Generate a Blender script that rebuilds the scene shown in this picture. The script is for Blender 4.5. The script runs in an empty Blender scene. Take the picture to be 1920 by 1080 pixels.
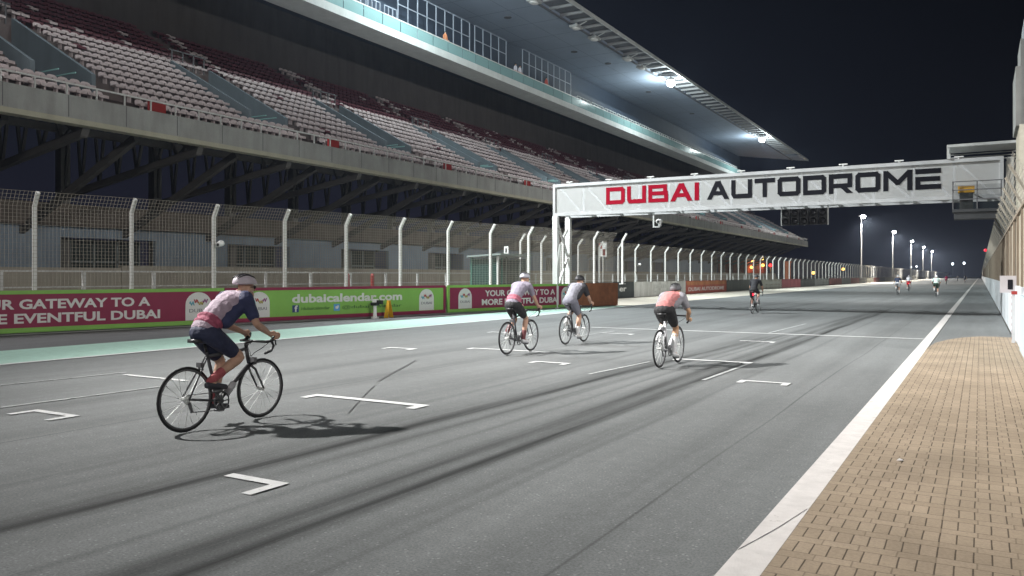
import bpy, bmesh, math, random
from math import sin, cos, pi, radians, sqrt, atan2, exp
from mathutils import Vector, Matrix

random.seed(7)
S = bpy.context.scene
COL = S.collection

# ------------------------------------------------------------------ camera, world, exposure
cam_d = bpy.data.cameras.new('camera')
cam = bpy.data.objects.new('camera', cam_d)
COL.objects.link(cam)
cam.location = (0, 0, 1.6)
cam.rotation_euler = (radians(90), 0, radians(30.18))
cam_d.sensor_width = 36
cam_d.lens = 28.31
cam_d.shift_y = -23 / 1920
cam_d.clip_start = 0.1
cam_d.clip_end = 6000
S.camera = cam
S.view_settings.view_transform = 'Standard'
S.view_settings.look = 'None'
S.view_settings.exposure = 0
S.view_settings.gamma = 1

W = bpy.data.worlds.new('World')
S.world = W
W.use_nodes = True
nt = W.node_tree
bg = nt.nodes['Background']
sky = nt.nodes.new('ShaderNodeTexSky')
sky.sky_type = 'NISHITA'
sky.sun_disc = False
sky.sun_elevation = radians(-7)
sky.sun_rotation = radians(250)
# faint town glow added to the night sky, a little stronger near the horizon
geo = nt.nodes.new('ShaderNodeTexCoord')
sep = nt.nodes.new('ShaderNodeSeparateXYZ')
nt.links.new(geo.outputs['Generated'], sep.inputs[0])
rmp = nt.nodes.new('ShaderNodeValToRGB')
rmp.color_ramp.elements[0].position = 0.0
rmp.color_ramp.elements[0].color = (0.011, 0.0105, 0.019, 1)
rmp.color_ramp.elements[1].position = 0.42
rmp.color_ramp.elements[1].color = (0.0022, 0.003, 0.0052, 1)
e = rmp.color_ramp.elements.new(0.14)
e.color = (0.006, 0.0068, 0.0118, 1)
nt.links.new(sep.outputs['Z'], rmp.inputs[0])
mx = nt.nodes.new('ShaderNodeMixRGB')
mx.blend_type = 'ADD'
mx.inputs[0].default_value = 1
side = nt.nodes.new('ShaderNodeMapRange')
side.inputs['From Min'].default_value = -.5; side.inputs['From Max'].default_value = .12
side.inputs['To Min'].default_value = 1.25; side.inputs['To Max'].default_value = .3
nt.links.new(sep.outputs['X'], side.inputs['Value'])
vs_ = nt.nodes.new('ShaderNodeVectorMath'); vs_.operation = 'SCALE'
nt.links.new(rmp.outputs[0], vs_.inputs[0]); nt.links.new(side.outputs[0], vs_.inputs['Scale'])
nt.links.new(vs_.outputs[0], mx.inputs[1])
sc_ = nt.nodes.new('ShaderNodeMixRGB')
sc_.blend_type = 'MULTIPLY'
sc_.inputs[0].default_value = 1
sc_.inputs[2].default_value = (0.02, 0.02, 0.02, 1)
nt.links.new(sky.outputs[0], sc_.inputs[1])
nt.links.new(sc_.outputs[0], mx.inputs[2])
nt.links.new(mx.outputs[0], bg.inputs[0])
bg.inputs[1].default_value = 1.0


# ------------------------------------------------------------------ helpers
def tag(o, label=None, cat=None, group=None, kind=None):
    if label: o['label'] = label
    if cat: o['category'] = cat
    if group: o['group'] = group
    if kind: o['kind'] = kind
    return o


def empty(name, loc=(0, 0, 0), label=None, cat=None, group=None, rz=0):
    o = bpy.data.objects.new(name, None)
    COL.objects.link(o)
    o.location = loc
    o.rotation_euler.z = rz
    return tag(o, label, cat, group)


class MB:
    def __init__(self):
        self.v = []; self.f = []; self.m = []; self.sm = False

    def add(self, v, f, mi=0):
        b = len(self.v)
        self.v += [tuple(p) for p in v]
        self.f += [tuple(i + b for i in q) for q in f]
        self.m += [mi] * len(f)
        return self

    def box(self, x0, x1, y0, y1, z0, z1, mi=0):
        return self.add([(x0, y0, z0), (x1, y0, z0), (x1, y1, z0), (x0, y1, z0), (x0, y0, z1), (x1, y0, z1), (x1, y1, z1), (x0, y1, z1)],
                        [(0, 3, 2, 1), (4, 5, 6, 7), (0, 1, 5, 4), (1, 2, 6, 5), (2, 3, 7, 6), (3, 0, 4, 7)], mi)

    def bar(self, a, b, w, h=None, mi=0, up=(0, 0, 1)):
        h = w if h is None else h
        a = Vector(a); b = Vector(b)
        d = (b - a).normalized()
        u = Vector(up)
        if abs(d.dot(u)) > .98: u = Vector((1, 0, 0))
        s = d.cross(u).normalized() * (w / 2)
        t = s.cross(d).normalized() * (h / 2)
        return self.add([a - s - t, a + s - t, a + s + t, a - s + t, b - s - t, b + s - t, b + s + t, b - s + t],
                        [(3, 2, 1, 0), (4, 5, 6, 7), (0, 1, 5, 4), (1, 2, 6, 5), (2, 3, 7, 6), (3, 0, 4, 7)], mi)

    def tube(self, pts, rad, n=8, mi=0, cap=True, closed=False):
        pts = [Vector(p) for p in pts]
        m = len(pts)
        if not isinstance(rad, (list, tuple)): rad = [rad] * m
        base = len(self.v)
        prev = None
        for i, p in enumerate(pts):
            if closed: d = pts[(i + 1) % m] - pts[i - 1]
            else: d = pts[min(i + 1, m - 1)] - pts[max(i - 1, 0)]
            d.normalize()
            if prev is None:
                u = Vector((0, 0, 1)) if abs(d.z) < .9 else Vector((1, 0, 0))
                a = d.cross(u).normalized()
            else:
                a = (prev - d * prev.dot(d))
                a = a.normalized() if a.length > 1e-6 else d.orthogonal().normalized()
            prev = a
            b = d.cross(a)
            for k in range(n):
                t = 2 * pi * k / n
                self.v.append(tuple(p + (a * cos(t) + b * sin(t)) * rad[i]))
        segs = m if closed else m - 1
        for i in range(segs):
            for k in range(n):
                k2 = (k + 1) % n
                j = (i + 1) % m
                self.f.append((base + i * n + k, base + i * n + k2, base + j * n + k2, base + j * n + k)); self.m.append(mi)
        if cap and not closed:
            self.f.append(tuple(base + k for k in reversed(range(n)))); self.m.append(mi)
            self.f.append(tuple(base + (m - 1) * n + k for k in range(n))); self.m.append(mi)
        return self

    def prism(self, poly, fn, d0, d1, mi=0):
        """polygon of 2-D points; fn(a, b, depth) -> 3-D point"""
        n = len(poly)
        v = [fn(a, b, d0) for a, b in poly] + [fn(a, b, d1) for a, b in poly]
        f = [tuple(reversed(range(n))), tuple(range(n, 2 * n))] + [(i, (i + 1) % n, n + (i + 1) % n, n + i) for i in range(n)]
        return self.add(v, f, mi)

    def ball(self, c, r, n=10, m=7, mi=0, rot=None):
        if not isinstance(r, (list, tuple)): r = (r, r, r)
        c = Vector(c)
        v = []; f = []
        for i in range(m + 1):
            t = pi * i / m
            for k in range(n):
                p = Vector((r[0] * sin(t) * cos(2 * pi * k / n), r[1] * sin(t) * sin(2 * pi * k / n), r[2] * cos(t)))
                if rot: p = rot @ p
                v.append(c + p)
        for i in range(m):
            for k in range(n):
                k2 = (k + 1) % n
                f.append((i * n + k, (i + 1) * n + k, (i + 1) * n + k2, i * n + k2))
        return self.add(v, f, mi)

    def mesh(self, name, mats):
        me = bpy.data.meshes.new(name)
        me.from_pydata(self.v, [], self.f)
        if not isinstance(mats, (list, tuple)): mats = [mats]
        for m in mats: me.materials.append(m)
        if len(mats) > 1: me.polygons.foreach_set('material_index', self.m)
        if self.sm: me.polygons.foreach_set('use_smooth', [True] * len(me.polygons))
        bm = bmesh.new(); bm.from_mesh(me)
        bmesh.ops.recalc_face_normals(bm, faces=bm.faces)
        bm.to_mesh(me); bm.free()
        me.update()
        return me

    def build(self, name, mats, parent=None, **kw):
        o = bpy.data.objects.new(name, self.mesh(name, mats))
        COL.objects.link(o)
        if parent: o.parent = parent
        return tag(o, **kw)


def link_mesh(name, me, parent=None, **kw):
    o = bpy.data.objects.new(name, me)
    COL.objects.link(o)
    if parent: o.parent = parent
    return tag(o, **kw)


def copy_tree(o, parent=None):
    c = o.copy(); COL.objects.link(c); c.parent = parent
    for ch in [x for x in o.children]:
        copy_tree(ch, c)
    return c


# ------------------------------------------------------------------ materials
MATS = {}


def mat(name, col, rough=.6, var=.12, scale=3.0, bump=0.0, metal=0.0, spec=.5, stain=0.0, bscale=None):
    if name in MATS: return MATS[name]
    m = bpy.data.materials.new(name); m.use_nodes = True
    t = m.node_tree; b = t.nodes['Principled BSDF']
    b.inputs['Roughness'].default_value = rough
    b.inputs['Metallic'].default_value = metal
    b.inputs['Specular IOR Level'].default_value = spec
    co = t.nodes.new('ShaderNodeTexCoord')
    n = t.nodes.new('ShaderNodeTexNoise'); n.inputs['Scale'].default_value = scale; n.inputs['Detail'].default_value = 6
    n.inputs['Roughness'].default_value = .65
    t.links.new(co.outputs['Object'], n.inputs['Vector'])
    r = t.nodes.new('ShaderNodeValToRGB')
    r.color_ramp.elements[0].position = .3; r.color_ramp.elements[1].position = .7
    r.color_ramp.elements[0].color = tuple(c * (1 - var) for c in col) + (1,)
    r.color_ramp.elements[1].color = tuple(min(1, c * (1 + var)) for c in col) + (1,)
    t.links.new(n.outputs['Fac'], r.inputs[0])
    out = r.outputs[0]
    if stain:
        mp = t.nodes.new('ShaderNodeMapping'); mp.inputs['Scale'].default_value = (1.5, 1.5, .25)
        t.links.new(co.outputs['Object'], mp.inputs[0])
        n2 = t.nodes.new('ShaderNodeTexNoise'); n2.inputs['Scale'].default_value = 1.3; n2.inputs['Detail'].default_value = 5
        t.links.new(mp.outputs[0], n2.inputs['Vector'])
        r2 = t.nodes.new('ShaderNodeValToRGB')
        r2.color_ramp.elements[0].position = .35; r2.color_ramp.elements[1].position = .6
        r2.color_ramp.elements[0].color = (1 - stain, 1 - stain * 1.05, 1 - stain * 1.1, 1)
        r2.color_ramp.elements[1].color = (1, 1, 1, 1)
        t.links.new(n2.outputs['Fac'], r2.inputs[0])
        mm = t.nodes.new('ShaderNodeMixRGB'); mm.blend_type = 'MULTIPLY'; mm.inputs[0].default_value = 1
        t.links.new(out, mm.inputs[1]); t.links.new(r2.outputs[0], mm.inputs[2])
        out = mm.outputs[0]
    t.links.new(out, b.inputs['Base Color'])
    if bump:
        bn = t.nodes.new('ShaderNodeTexNoise'); bn.inputs['Scale'].default_value = bscale or scale * 12; bn.inputs['Detail'].default_value = 4
        t.links.new(co.outputs['Object'], bn.inputs['Vector'])
        bp = t.nodes.new('ShaderNodeBump'); bp.inputs['Strength'].default_value = bump; bp.inputs['Distance'].default_value = .02
        t.links.new(bn.outputs['Fac'], bp.inputs['Height'])
        t.links.new(bp.outputs[0], b.inputs['Normal'])
    MATS[name] = m
    return m


def emit(name, col, strength):
    if name in MATS: return MATS[name]
    m = bpy.data.materials.new(name); m.use_nodes = True
    b = m.node_tree.nodes['Principled BSDF']
    b.inputs['Base Color'].default_value = (*[min(1, c) for c in col], 1)
    b.inputs['Emission Color'].default_value = (*col, 1)
    b.inputs['Emission Strength'].default_value = strength
    MATS[name] = m
    return m


def N(t, kind, **kw):
    n = t.nodes.new(kind)
    for k, v in kw.items():
        if k == 'op': n.operation = v
        else: n.inputs[k].default_value = v
    return n


def math_node(t, op, a, b=None, c=None, clamp=False):
    n = t.nodes.new('ShaderNodeMath'); n.operation = op; n.use_clamp = clamp
    for i, x in enumerate((a, b, c)):
        if x is None: continue
        if isinstance(x, (int, float)): n.inputs[i].default_value = x
        else: t.links.new(x, n.inputs[i])
    return n.outputs[0]


def asphalt_mat(name, base, bands=()):
    m = bpy.data.materials.new(name); m.use_nodes = True
    t = m.node_tree; b = t.nodes['Principled BSDF']
    b.inputs['Roughness'].default_value = .78
    b.inputs['Specular IOR Level'].default_value = .35
    co = t.nodes.new('ShaderNodeTexCoord')
    P = co.outputs['Object']
    big = N(t, 'ShaderNodeTexNoise', Scale=.22, Detail=5.0); t.links.new(P, big.inputs['Vector'])
    mp = t.nodes.new('ShaderNodeMapping'); mp.inputs['Scale'].default_value = (1.7, .07, 1)
    t.links.new(P, mp.inputs[0])
    stre = N(t, 'ShaderNodeTexNoise', Scale=1.0, Detail=6.0, Roughness=.62); t.links.new(mp.outputs[0], stre.inputs['Vector'])
    fine = N(t, 'ShaderNodeTexNoise', Scale=58.0, Detail=4.0, Roughness=.75); t.links.new(P, fine.inputs['Vector'])
    vor = N(t, 'ShaderNodeTexVoronoi', Scale=40.0); t.links.new(P, vor.inputs['Vector'])
    v = math_node(t, 'MULTIPLY_ADD', big.outputs['Fac'], .7, .65)
    s2 = math_node(t, 'MULTIPLY_ADD', stre.outputs['Fac'], .75, .62)
    v = math_node(t, 'MULTIPLY', v, s2)
    f2 = math_node(t, 'MULTIPLY_ADD', fine.outputs['Fac'], 2.0, .0)
    v = math_node(t, 'MULTIPLY', v, f2)
    midn = N(t, 'ShaderNodeTexNoise', Scale=7.0, Detail=5.0, Roughness=.7); t.links.new(P, midn.inputs['Vector'])
    v = math_node(t, 'MULTIPLY', v, math_node(t, 'MULTIPLY_ADD', midn.outputs['Fac'], .5, .75))
    # light aggregate chips
    sepc = t.nodes.new('ShaderNodeSeparateColor'); t.links.new(vor.outputs['Color'], sepc.inputs[0])
    chip = math_node(t, 'GREATER_THAN', sepc.outputs[0], .9)
    small = math_node(t, 'LESS_THAN', vor.outputs['Distance'], .33)
    chip = math_node(t, 'MULTIPLY', chip, small)
    v = math_node(t, 'MULTIPLY_ADD', chip, .6, v)
    sp = t.nodes.new('ShaderNodeSeparateXYZ'); t.links.new(P, sp.inputs[0])
    if bands:
        wob = N(t, 'ShaderNodeTexNoise', Scale=.06, Detail=2.0)
        mpw = t.nodes.new('ShaderNodeMapping'); mpw.inputs['Scale'].default_value = (.0, 1, 0); t.links.new(P, mpw.inputs[0])
        t.links.new(mpw.outputs[0], wob.inputs['Vector'])
        mp2 = t.nodes.new('ShaderNodeMapping'); mp2.inputs['Scale'].default_value = (9, .22, 1); t.links.new(P, mp2.inputs[0])
        br = N(t, 'ShaderNodeTexNoise', Scale=1.0, Detail=5.0, Roughness=.6); t.links.new(mp2.outputs[0], br.inputs['Vector'])
        brr = math_node(t, 'MULTIPLY_ADD', br.outputs['Fac'], 2.2, -.35, clamp=True)
        xw = math_node(t, 'MULTIPLY_ADD', wob.outputs['Fac'], .5, sp.outputs['X'])
        for (x0, sl, w, k, y0, y1) in bands:
            xx = math_node(t, 'SUBTRACT', xw, x0 + .25)
            xx = math_node(t, 'MULTIPLY_ADD', sp.outputs['Y'], -sl, xx)
            q = math_node(t, 'DIVIDE', xx, w)
            q = math_node(t, 'MULTIPLY', q, q)
            g = math_node(t, 'EXPONENT', math_node(t, 'MULTIPLY', q, -1.0))
            f0 = math_node(t, 'DIVIDE', math_node(t, 'SUBTRACT', sp.outputs['Y'], y0), 4.0, clamp=True)
            f1 = math_node(t, 'DIVIDE', math_node(t, 'SUBTRACT', y1, sp.outputs['Y']), 9.0, clamp=True)
            g = math_node(t, 'MULTIPLY', math_node(t, 'MULTIPLY', g, f0), f1)
            g = math_node(t, 'MULTIPLY', math_node(t, 'MULTIPLY', g, brr), k)
            v = math_node(t, 'MULTIPLY', v, math_node(t, 'SUBTRACT', 1.0, g))
    cm = t.nodes.new('ShaderNodeCombineColor')
    for i, c in enumerate(base):
        t.links.new(math_node(t, 'MULTIPLY', v, c), cm.inputs[i])
    t.links.new(cm.outputs[0], b.inputs['Base Color'])
    bp = N(t, 'ShaderNodeBump', Strength=.35, Distance=.006)
    t.links.new(fine.outputs['Fac'], bp.inputs['Height']); t.links.new(bp.outputs[0], b.inputs['Normal'])
    MATS[name] = m
    return m


def paver_mat():
    m = bpy.data.materials.new('pavers'); m.use_nodes = True
    t = m.node_tree; b = t.nodes['Principled BSDF']; b.inputs['Roughness'].default_value = .8
    b.inputs['Specular IOR Level'].default_value = .3
    co = t.nodes.new('ShaderNodeTexCoord')
    wn = N(t, 'ShaderNodeTexNoise', Scale=2.5, Detail=3.0); t.links.new(co.outputs['Object'], wn.inputs['Vector'])
    va = t.nodes.new('ShaderNodeVectorMath'); va.operation = 'MULTIPLY_ADD'
    va.inputs[1].default_value = (.012, .012, 0)
    t.links.new(wn.outputs['Color'], va.inputs[0]); t.links.new(co.outputs['Object'], va.inputs[2])
    sp = t.nodes.new('ShaderNodeSeparateXYZ'); t.links.new(va.outputs[0], sp.inputs[0])
    P_, A_, W_ = .30, .198, .09
    fy = math_node(t, 'MULTIPLY', math_node(t, 'FRACT', math_node(t, 'DIVIDE', math_node(t, 'ADD', sp.outputs['Y'], 69.0), P_)), P_)
    cy = math_node(t, 'FLOOR', math_node(t, 'DIVIDE', math_node(t, 'ADD', sp.outputs['Y'], 69.0), P_))
    sold = math_node(t, 'LESS_THAN', fy, A_)                      # header row or stretcher row
    wid = math_node(t, 'MULTIPLY_ADD', math_node(t, 'SUBTRACT', 1.0, sold), W_ * 1.2, W_)
    qx = math_node(t, 'DIVIDE', math_node(t, 'ADD', sp.outputs['X'], 21.0), wid)
    fx = math_node(t, 'MULTIPLY', math_node(t, 'FRACT', qx), wid)
    jl = math_node(t, 'LESS_THAN', fx, .0085)
    t1 = math_node(t, 'LESS_THAN', fy, .0055)
    t2 = math_node(t, 'LESS_THAN', math_node(t, 'ABSOLUTE', math_node(t, 'SUBTRACT', fy, A_)), .003)
    tj = math_node(t, 'MAXIMUM', t1, t2)
    jfac = math_node(t, 'MAXIMUM', math_node(t, 'MULTIPLY', jl, math_node(t, 'MULTIPLY_ADD', sold, .55, .45)), math_node(t, 'MULTIPLY', tj, .6))
    cmb = t.nodes.new('ShaderNodeCombineXYZ')
    t.links.new(math_node(t, 'FLOOR', qx), cmb.inputs[0]); t.links.new(cy, cmb.inputs[1]); t.links.new(sold, cmb.inputs[2])
    wh = t.nodes.new('ShaderNodeTexWhiteNoise'); t.links.new(cmb.outputs[0], wh.inputs['Vector'])
    tint = t.nodes.new('ShaderNodeMixRGB'); tint.inputs[1].default_value = (.25, .196, .141, 1); tint.inputs[2].default_value = (.295, .233, .170, 1)
    t.links.new(wh.outputs['Value'], tint.inputs[0])
    br = t.nodes.new('ShaderNodeMixRGB'); br.inputs[2].default_value = (.085, .064, .046, 1)
    t.links.new(jfac, br.inputs[0]); t.links.new(tint.outputs[0], br.inputs[1])
    n = N(t, 'ShaderNodeTexNoise', Scale=60.0, Detail=4.0); t.links.new(co.outputs['Object'], n.inputs['Vector'])
    n2 = N(t, 'ShaderNodeTexNoise', Scale=1.1, Detail=5.0); t.links.new(co.outputs['Object'], n2.inputs['Vector'])
    k = math_node(t, 'MULTIPLY_ADD', n.outputs['Fac'], .5, .75)
    k2 = math_node(t, 'MULTIPLY_ADD', n2.outputs['Fac'], .75, .62)
    k = math_node(t, 'MULTIPLY', k, k2)
    mm = t.nodes.new('ShaderNodeVectorMath'); mm.operation = 'SCALE'
    t.links.new(br.outputs[0], mm.inputs[0]); t.links.new(k, mm.inputs['Scale'])
    t.links.new(mm.outputs[0], b.inputs['Base Color'])
    inv = math_node(t, 'SUBTRACT', 1.0, jfac)
    inv = math_node(t, 'MULTIPLY_ADD', n.outputs['Fac'], .12, inv)
    bp = N(t, 'ShaderNodeBump', Strength=.9, Distance=.012)
    t.links.new(inv, bp.inputs['Height']); t.links.new(bp.outputs[0], b.inputs['Normal'])
    return m


def net_mat(name, col, cell, wire, axis_u='Y'):
    """real wire netting too fine to model far away: wires opaque, holes clear"""
    m = bpy.data.materials.new(name); m.use_nodes = True
    t = m.node_tree; b = t.nodes['Principled BSDF']
    b.inputs['Base Color'].default_value = (*col, 1); b.inputs['Roughness'].default_value = .55
    co = t.nodes.new('ShaderNodeTexCoord')
    sp = t.nodes.new('ShaderNodeSeparateXYZ'); t.links.new(co.outputs['Object'], sp.inputs[0])
    r = None
    for ax in (axis_u, 'Z'):
        q = math_node(t, 'FRACT', math_node(t, 'DIVIDE', sp.outputs[ax], cell))
        w = math_node(t, 'LESS_THAN', q, wire / cell)
        r = w if r is None else math_node(t, 'MAXIMUM', r, w)
    t.links.new(r, b.inputs['Alpha'])
    return m


def glass_mat(name, col, alpha):
    m = bpy.data.materials.new(name); m.use_nodes = True
    t = m.node_tree; b = t.nodes['Principled BSDF']
    b.inputs['Base Color'].default_value = (*col, 1); b.inputs['Roughness'].default_value = .12
    b.inputs['Alpha'].default_value = alpha
    return m


M = dict(
    concrete=mat('concrete', (.33, .335, .32), .85, .12, .8, .25, stain=.18),
    concrete_dark=mat('concrete_dark', (.2, .195, .185), .9, .15, .7, .2, stain=.2),
    beige_wall=mat('beige_wall', (.42, .385, .32), .85, .1, .6, .15, stain=.15),
    white=mat('white_paint', (.76, .76, .75), .5, .06, 2, .08, stain=.06),
    white_wall=mat('white_wall', (.47, .49, .51), .55, .05, 1.5, .08, stain=.1),
    road_white=mat('road_white', (.60, .60, .60), .7, .16, 9, .2, bscale=60),
    road_faded=mat('road_faded', (.36, .37, .37), .75, .25, 12, .1),
    kerb_white=mat('kerb_white', (.62, .585, .575), .75, .1, 5, .2, bscale=60),
    green_paint=mat('green_paint', (.25, .48, .40), .75, .13, 2.2, .15, stain=.12, bscale=70),
    cream=mat('cream_concrete', (.60, .55, .47), .85, .1, .5, .1, bscale=30),
    steel=mat('galvanised_steel', (.55, .56, .55), .45, .1, 4, metal=.35),
    post=mat('post_white', (.62, .62, .60), .45, .08, 5),
    dark_steel=mat('dark_steel', (.10, .10, .105), .55, .15, 3),
    strut=mat('strut_paint', (.085, .08, .075), .7, .15, 2),
    black=mat('black_plastic', (.018, .018, .02), .45, .1, 8),
    rubber=mat('tyre_rubber', (.016, .016, .017), .8, .15, 20),
    maroon=mat('board_maroon', (.22, .009, .050), .5, .06, 2, stain=.06),
    lime=mat('board_green', (.205, .43, .075), .5, .06, 2, stain=.06),
    letter=mat('letter_white', (.62, .62, .60), .5, .04, 3),
    red_letter=mat('letter_red', (.26, .003, .017), .85, .05, 3, spec=.08),
    black_letter=mat('letter_black', (.012, .012, .016), .85, .1, 3, spec=.08),
    rust=mat('rust_board', (.30, .115, .055), .75, .25, 2.5, .15, stain=.25),
    seat_white=mat('seat_white', (.56, .485, .485), .45, .08, 3),
    seat_maroon=mat('seat_maroon', (.13, .042, .055), .45, .15, 3),
    slate=mat('slate_cladding', (.26, .32, .39), .6, .1, .6, stain=.1),
    parapet=mat('parapet_blue', (.16, .20, .225), .75, .08, .8, .1, stain=.1),
    dark=mat('dark_opening', (.02, .021, .022), .8, .2, 2),
    red=mat('red_paint', (.26, .02, .018), .5, .08, 4),
    yellow=mat('yellow_paint', (.68, .36, .02), .5, .08, 4),
    greenbox=mat('shelter_green', (.03, .14, .11), .45, .1, 3),
    roof=mat('roof_metal', (.30, .36, .45), .55, .06, .4),
    lip=mat('lip_concrete', (.42, .40, .31), .8, .1, .8, stain=.1),
    navy_wall=mat('navy_wall', (.03, .045, .07), .7, .12, .5),
    deck=mat('deck_concrete', (.62, .65, .64), .8, .08, .8, stain=.06),
)
def worn_paint(name, col, under, wear, scale):
    m = mat(name, col, .7, .1, 6, .2, bscale=70)
    t = m.node_tree; b = t.nodes['Principled BSDF']
    src = b.inputs['Base Color'].links[0].from_socket
    co = t.nodes.new('ShaderNodeTexCoord')
    n = N(t, 'ShaderNodeTexNoise', Scale=scale, Detail=9.0, Roughness=.72); t.links.new(co.outputs['Object'], n.inputs['Vector'])
    n2 = N(t, 'ShaderNodeTexNoise', Scale=.7, Detail=3.0); t.links.new(co.outputs['Object'], n2.inputs['Vector'])
    k = math_node(t, 'MULTIPLY_ADD', n2.outputs['Fac'], .25, n.outputs['Fac'])
    k = math_node(t, 'MULTIPLY_ADD', k, 9.0, -9.0 * (.625 + .2 * (1 - wear)), clamp=True)
    mx_ = t.nodes.new('ShaderNodeMixRGB'); mx_.inputs[2].default_value = (*under, 1)
    t.links.new(k, mx_.inputs[0]); t.links.new(src, mx_.inputs[1]); t.links.new(mx_.outputs[0], b.inputs['Base Color'])
    return m
M['road_white'] = worn_paint('worn_road_white', (.56, .56, .56), (.17, .17, .17), .62, 16)
M['road_faded'] = worn_paint('worn_faded_white', (.37, .38, .38), (.16, .16, .16), .85, 14)
M['kerb_white'] = worn_paint('worn_kerb_white', (.56, .53, .515), (.27, .25, .235), .45, 9)
M['green_paint'] = worn_paint('worn_green', (.33, .50, .43), (.17, .24, .22), .5, 5)
M['asphalt'] = asphalt_mat('asphalt', (.140, .146, .147), bands=[
    (-3.72, 0, .10, .9, -30, 46), (-3.9, 0, .30, .45, -30, 46), (-4.0, -.004, .10, .55, -30, 44), (-5.45, .03, .11, .9, -30, 24), (-5.6, .03, .34, .5, -30, 26), (-5.0, .02, .10, .5, 2, 40),
    (-3.3, .0, .12, .3, -30, 18), (-6.6, .01, .3, .25, -30, 40), (-8.4, 0, .22, .25, -30, 60), (-9.9, 0, .25, .28, -30, 60), (-2.3, 0, .25, .15, -30, 60), (-2.05, 0, .012, .55, -30, 90), (-8.15, 0, .014, .6, -30, 120), (-4.5, .006, .05, .35, -30, 40), (-6.1, .0, .07, .3, -30, 30), (-3.1, -.004, .05, .3, -30, 40)])
M['apron'] = asphalt_mat('apron', (.115, .115, .12))
M['sand'] = mat('sand_ground', (.22, .19, .15), .95, .2, .15, .2)
M['pavers'] = paver_mat()
M['net'] = mat('net_wire', (.30, .27, .225), .6, .1, 5)
M['net_far'] = net_mat('net_far', (.42, .39, .33), .10, .0085)
M['net_pit'] = net_mat('net_pit', (.26, .24, .20), .06, .011)
M['glass_teal'] = glass_mat('glass_teal', (.34, .56, .56), .6)
M['glass_green'] = glass_mat('glass_green', (.035, .085, .075), .55)

# translucent banner cloth
bn = bpy.data.materials.new('banner_cloth'); bn.use_nodes = True
t = bn.node_tree
pb = t.nodes['Principled BSDF']; pb.inputs['Base Color'].default_value = (.55, .55, .55, 1); pb.inputs['Roughness'].default_value = .6
tr = t.nodes.new('ShaderNodeBsdfTranslucent'); tr.inputs[0].default_value = (.60, .60, .58, 1)
mxs = t.nodes.new('ShaderNodeMixShader'); mxs.inputs[0].default_value = .42
t.links.new(pb.outputs[0], mxs.inputs[1]); t.links.new(tr.outputs[0], mxs.inputs[2])
t.links.new(mxs.outputs[0], t.nodes['Material Output'].inputs[0])
M['banner'] = bn


# ------------------------------------------------------------------ lamps
def point(parent, loc, power, col=(1, 1, 1), r=.25):
    d = bpy.data.lights.new('lamp_light', 'POINT'); d.energy = power; d.color = col; d.shadow_soft_size = r
    o = bpy.data.objects.new('lamp_light', d); COL.objects.link(o); o.location = loc
    if parent: o.parent = parent
    return o


def spot(parent, loc, target, power, col=(1, 1, 1), r=.25, angle=100, blend=.7):
    d = bpy.data.lights.new('lamp_beam', 'SPOT'); d.energy = power; d.color = col; d.shadow_soft_size = r
    d.spot_size = radians(angle); d.spot_blend = blend
    o = bpy.data.objects.new('lamp_beam', d); COL.objects.link(o)
    if parent: o.parent = parent
    o.location = loc
    o.rotation_euler = (Vector(target) - Vector(loc)).to_track_quat('-Z', 'Y').to_euler()
    return o


# ------------------------------------------------------------------ ground
def sheet(name, poly, z, m, kind='structure'):
    b = MB(); b.add([(x, y, z) for x, y in poly], [tuple(range(len(poly)))])
    return b.build(name, m, kind=kind)


sheet('ground', [(-900, -300), (900, -300), (900, 1500), (-900, 1500)], -.03, M['sand'])
def gridsheet(name, x0, x1, ys, z, m):
    b = MB()
    for y in ys: b.v += [(x0, y, z), (x1, y, z)]
    for i in range(len(ys) - 1):
        b.f.append((2 * i, 2 * i + 1, 2 * i + 3, 2 * i + 2)); b.m.append(0)
    return b.build(name, m, kind='structure')
gridsheet('track', -16.2, 0.72, [-60, 0, 60, 150, 300, 600, 1200], 0, M['asphalt'])
sheet('apron', [(-26.5, -60), (-16.2, -60), (-16.2, 39.5), (-17.2, 40), (-26.5, 40)], -.004, M['apron'])
sheet('service_road', [(-26.5, 40), (-17, 40), (-22, 40.01), (-22, 600), (-26.5, 600)], -.008, M['apron'])
sheet('runoff', [(-23.0, 38), (-16.2, 38), (-16.2, 300), (-16.2, 900), (-23, 900)], .004, M['cream'])
sheet('painted_strip', [(-17.95, -60), (-15.25, -60), (-15.25, 26), (-16.1, 39.6), (-17.0, 39.4), (-17.55, 36.5), (-17.95, 30)], .006, M['green_paint'])
sheet('stand_apron', [(-60, -60), (-26.5, -60), (-26.5, 190), (-60, 190)], -.012, M['concrete_dark'])
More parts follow.
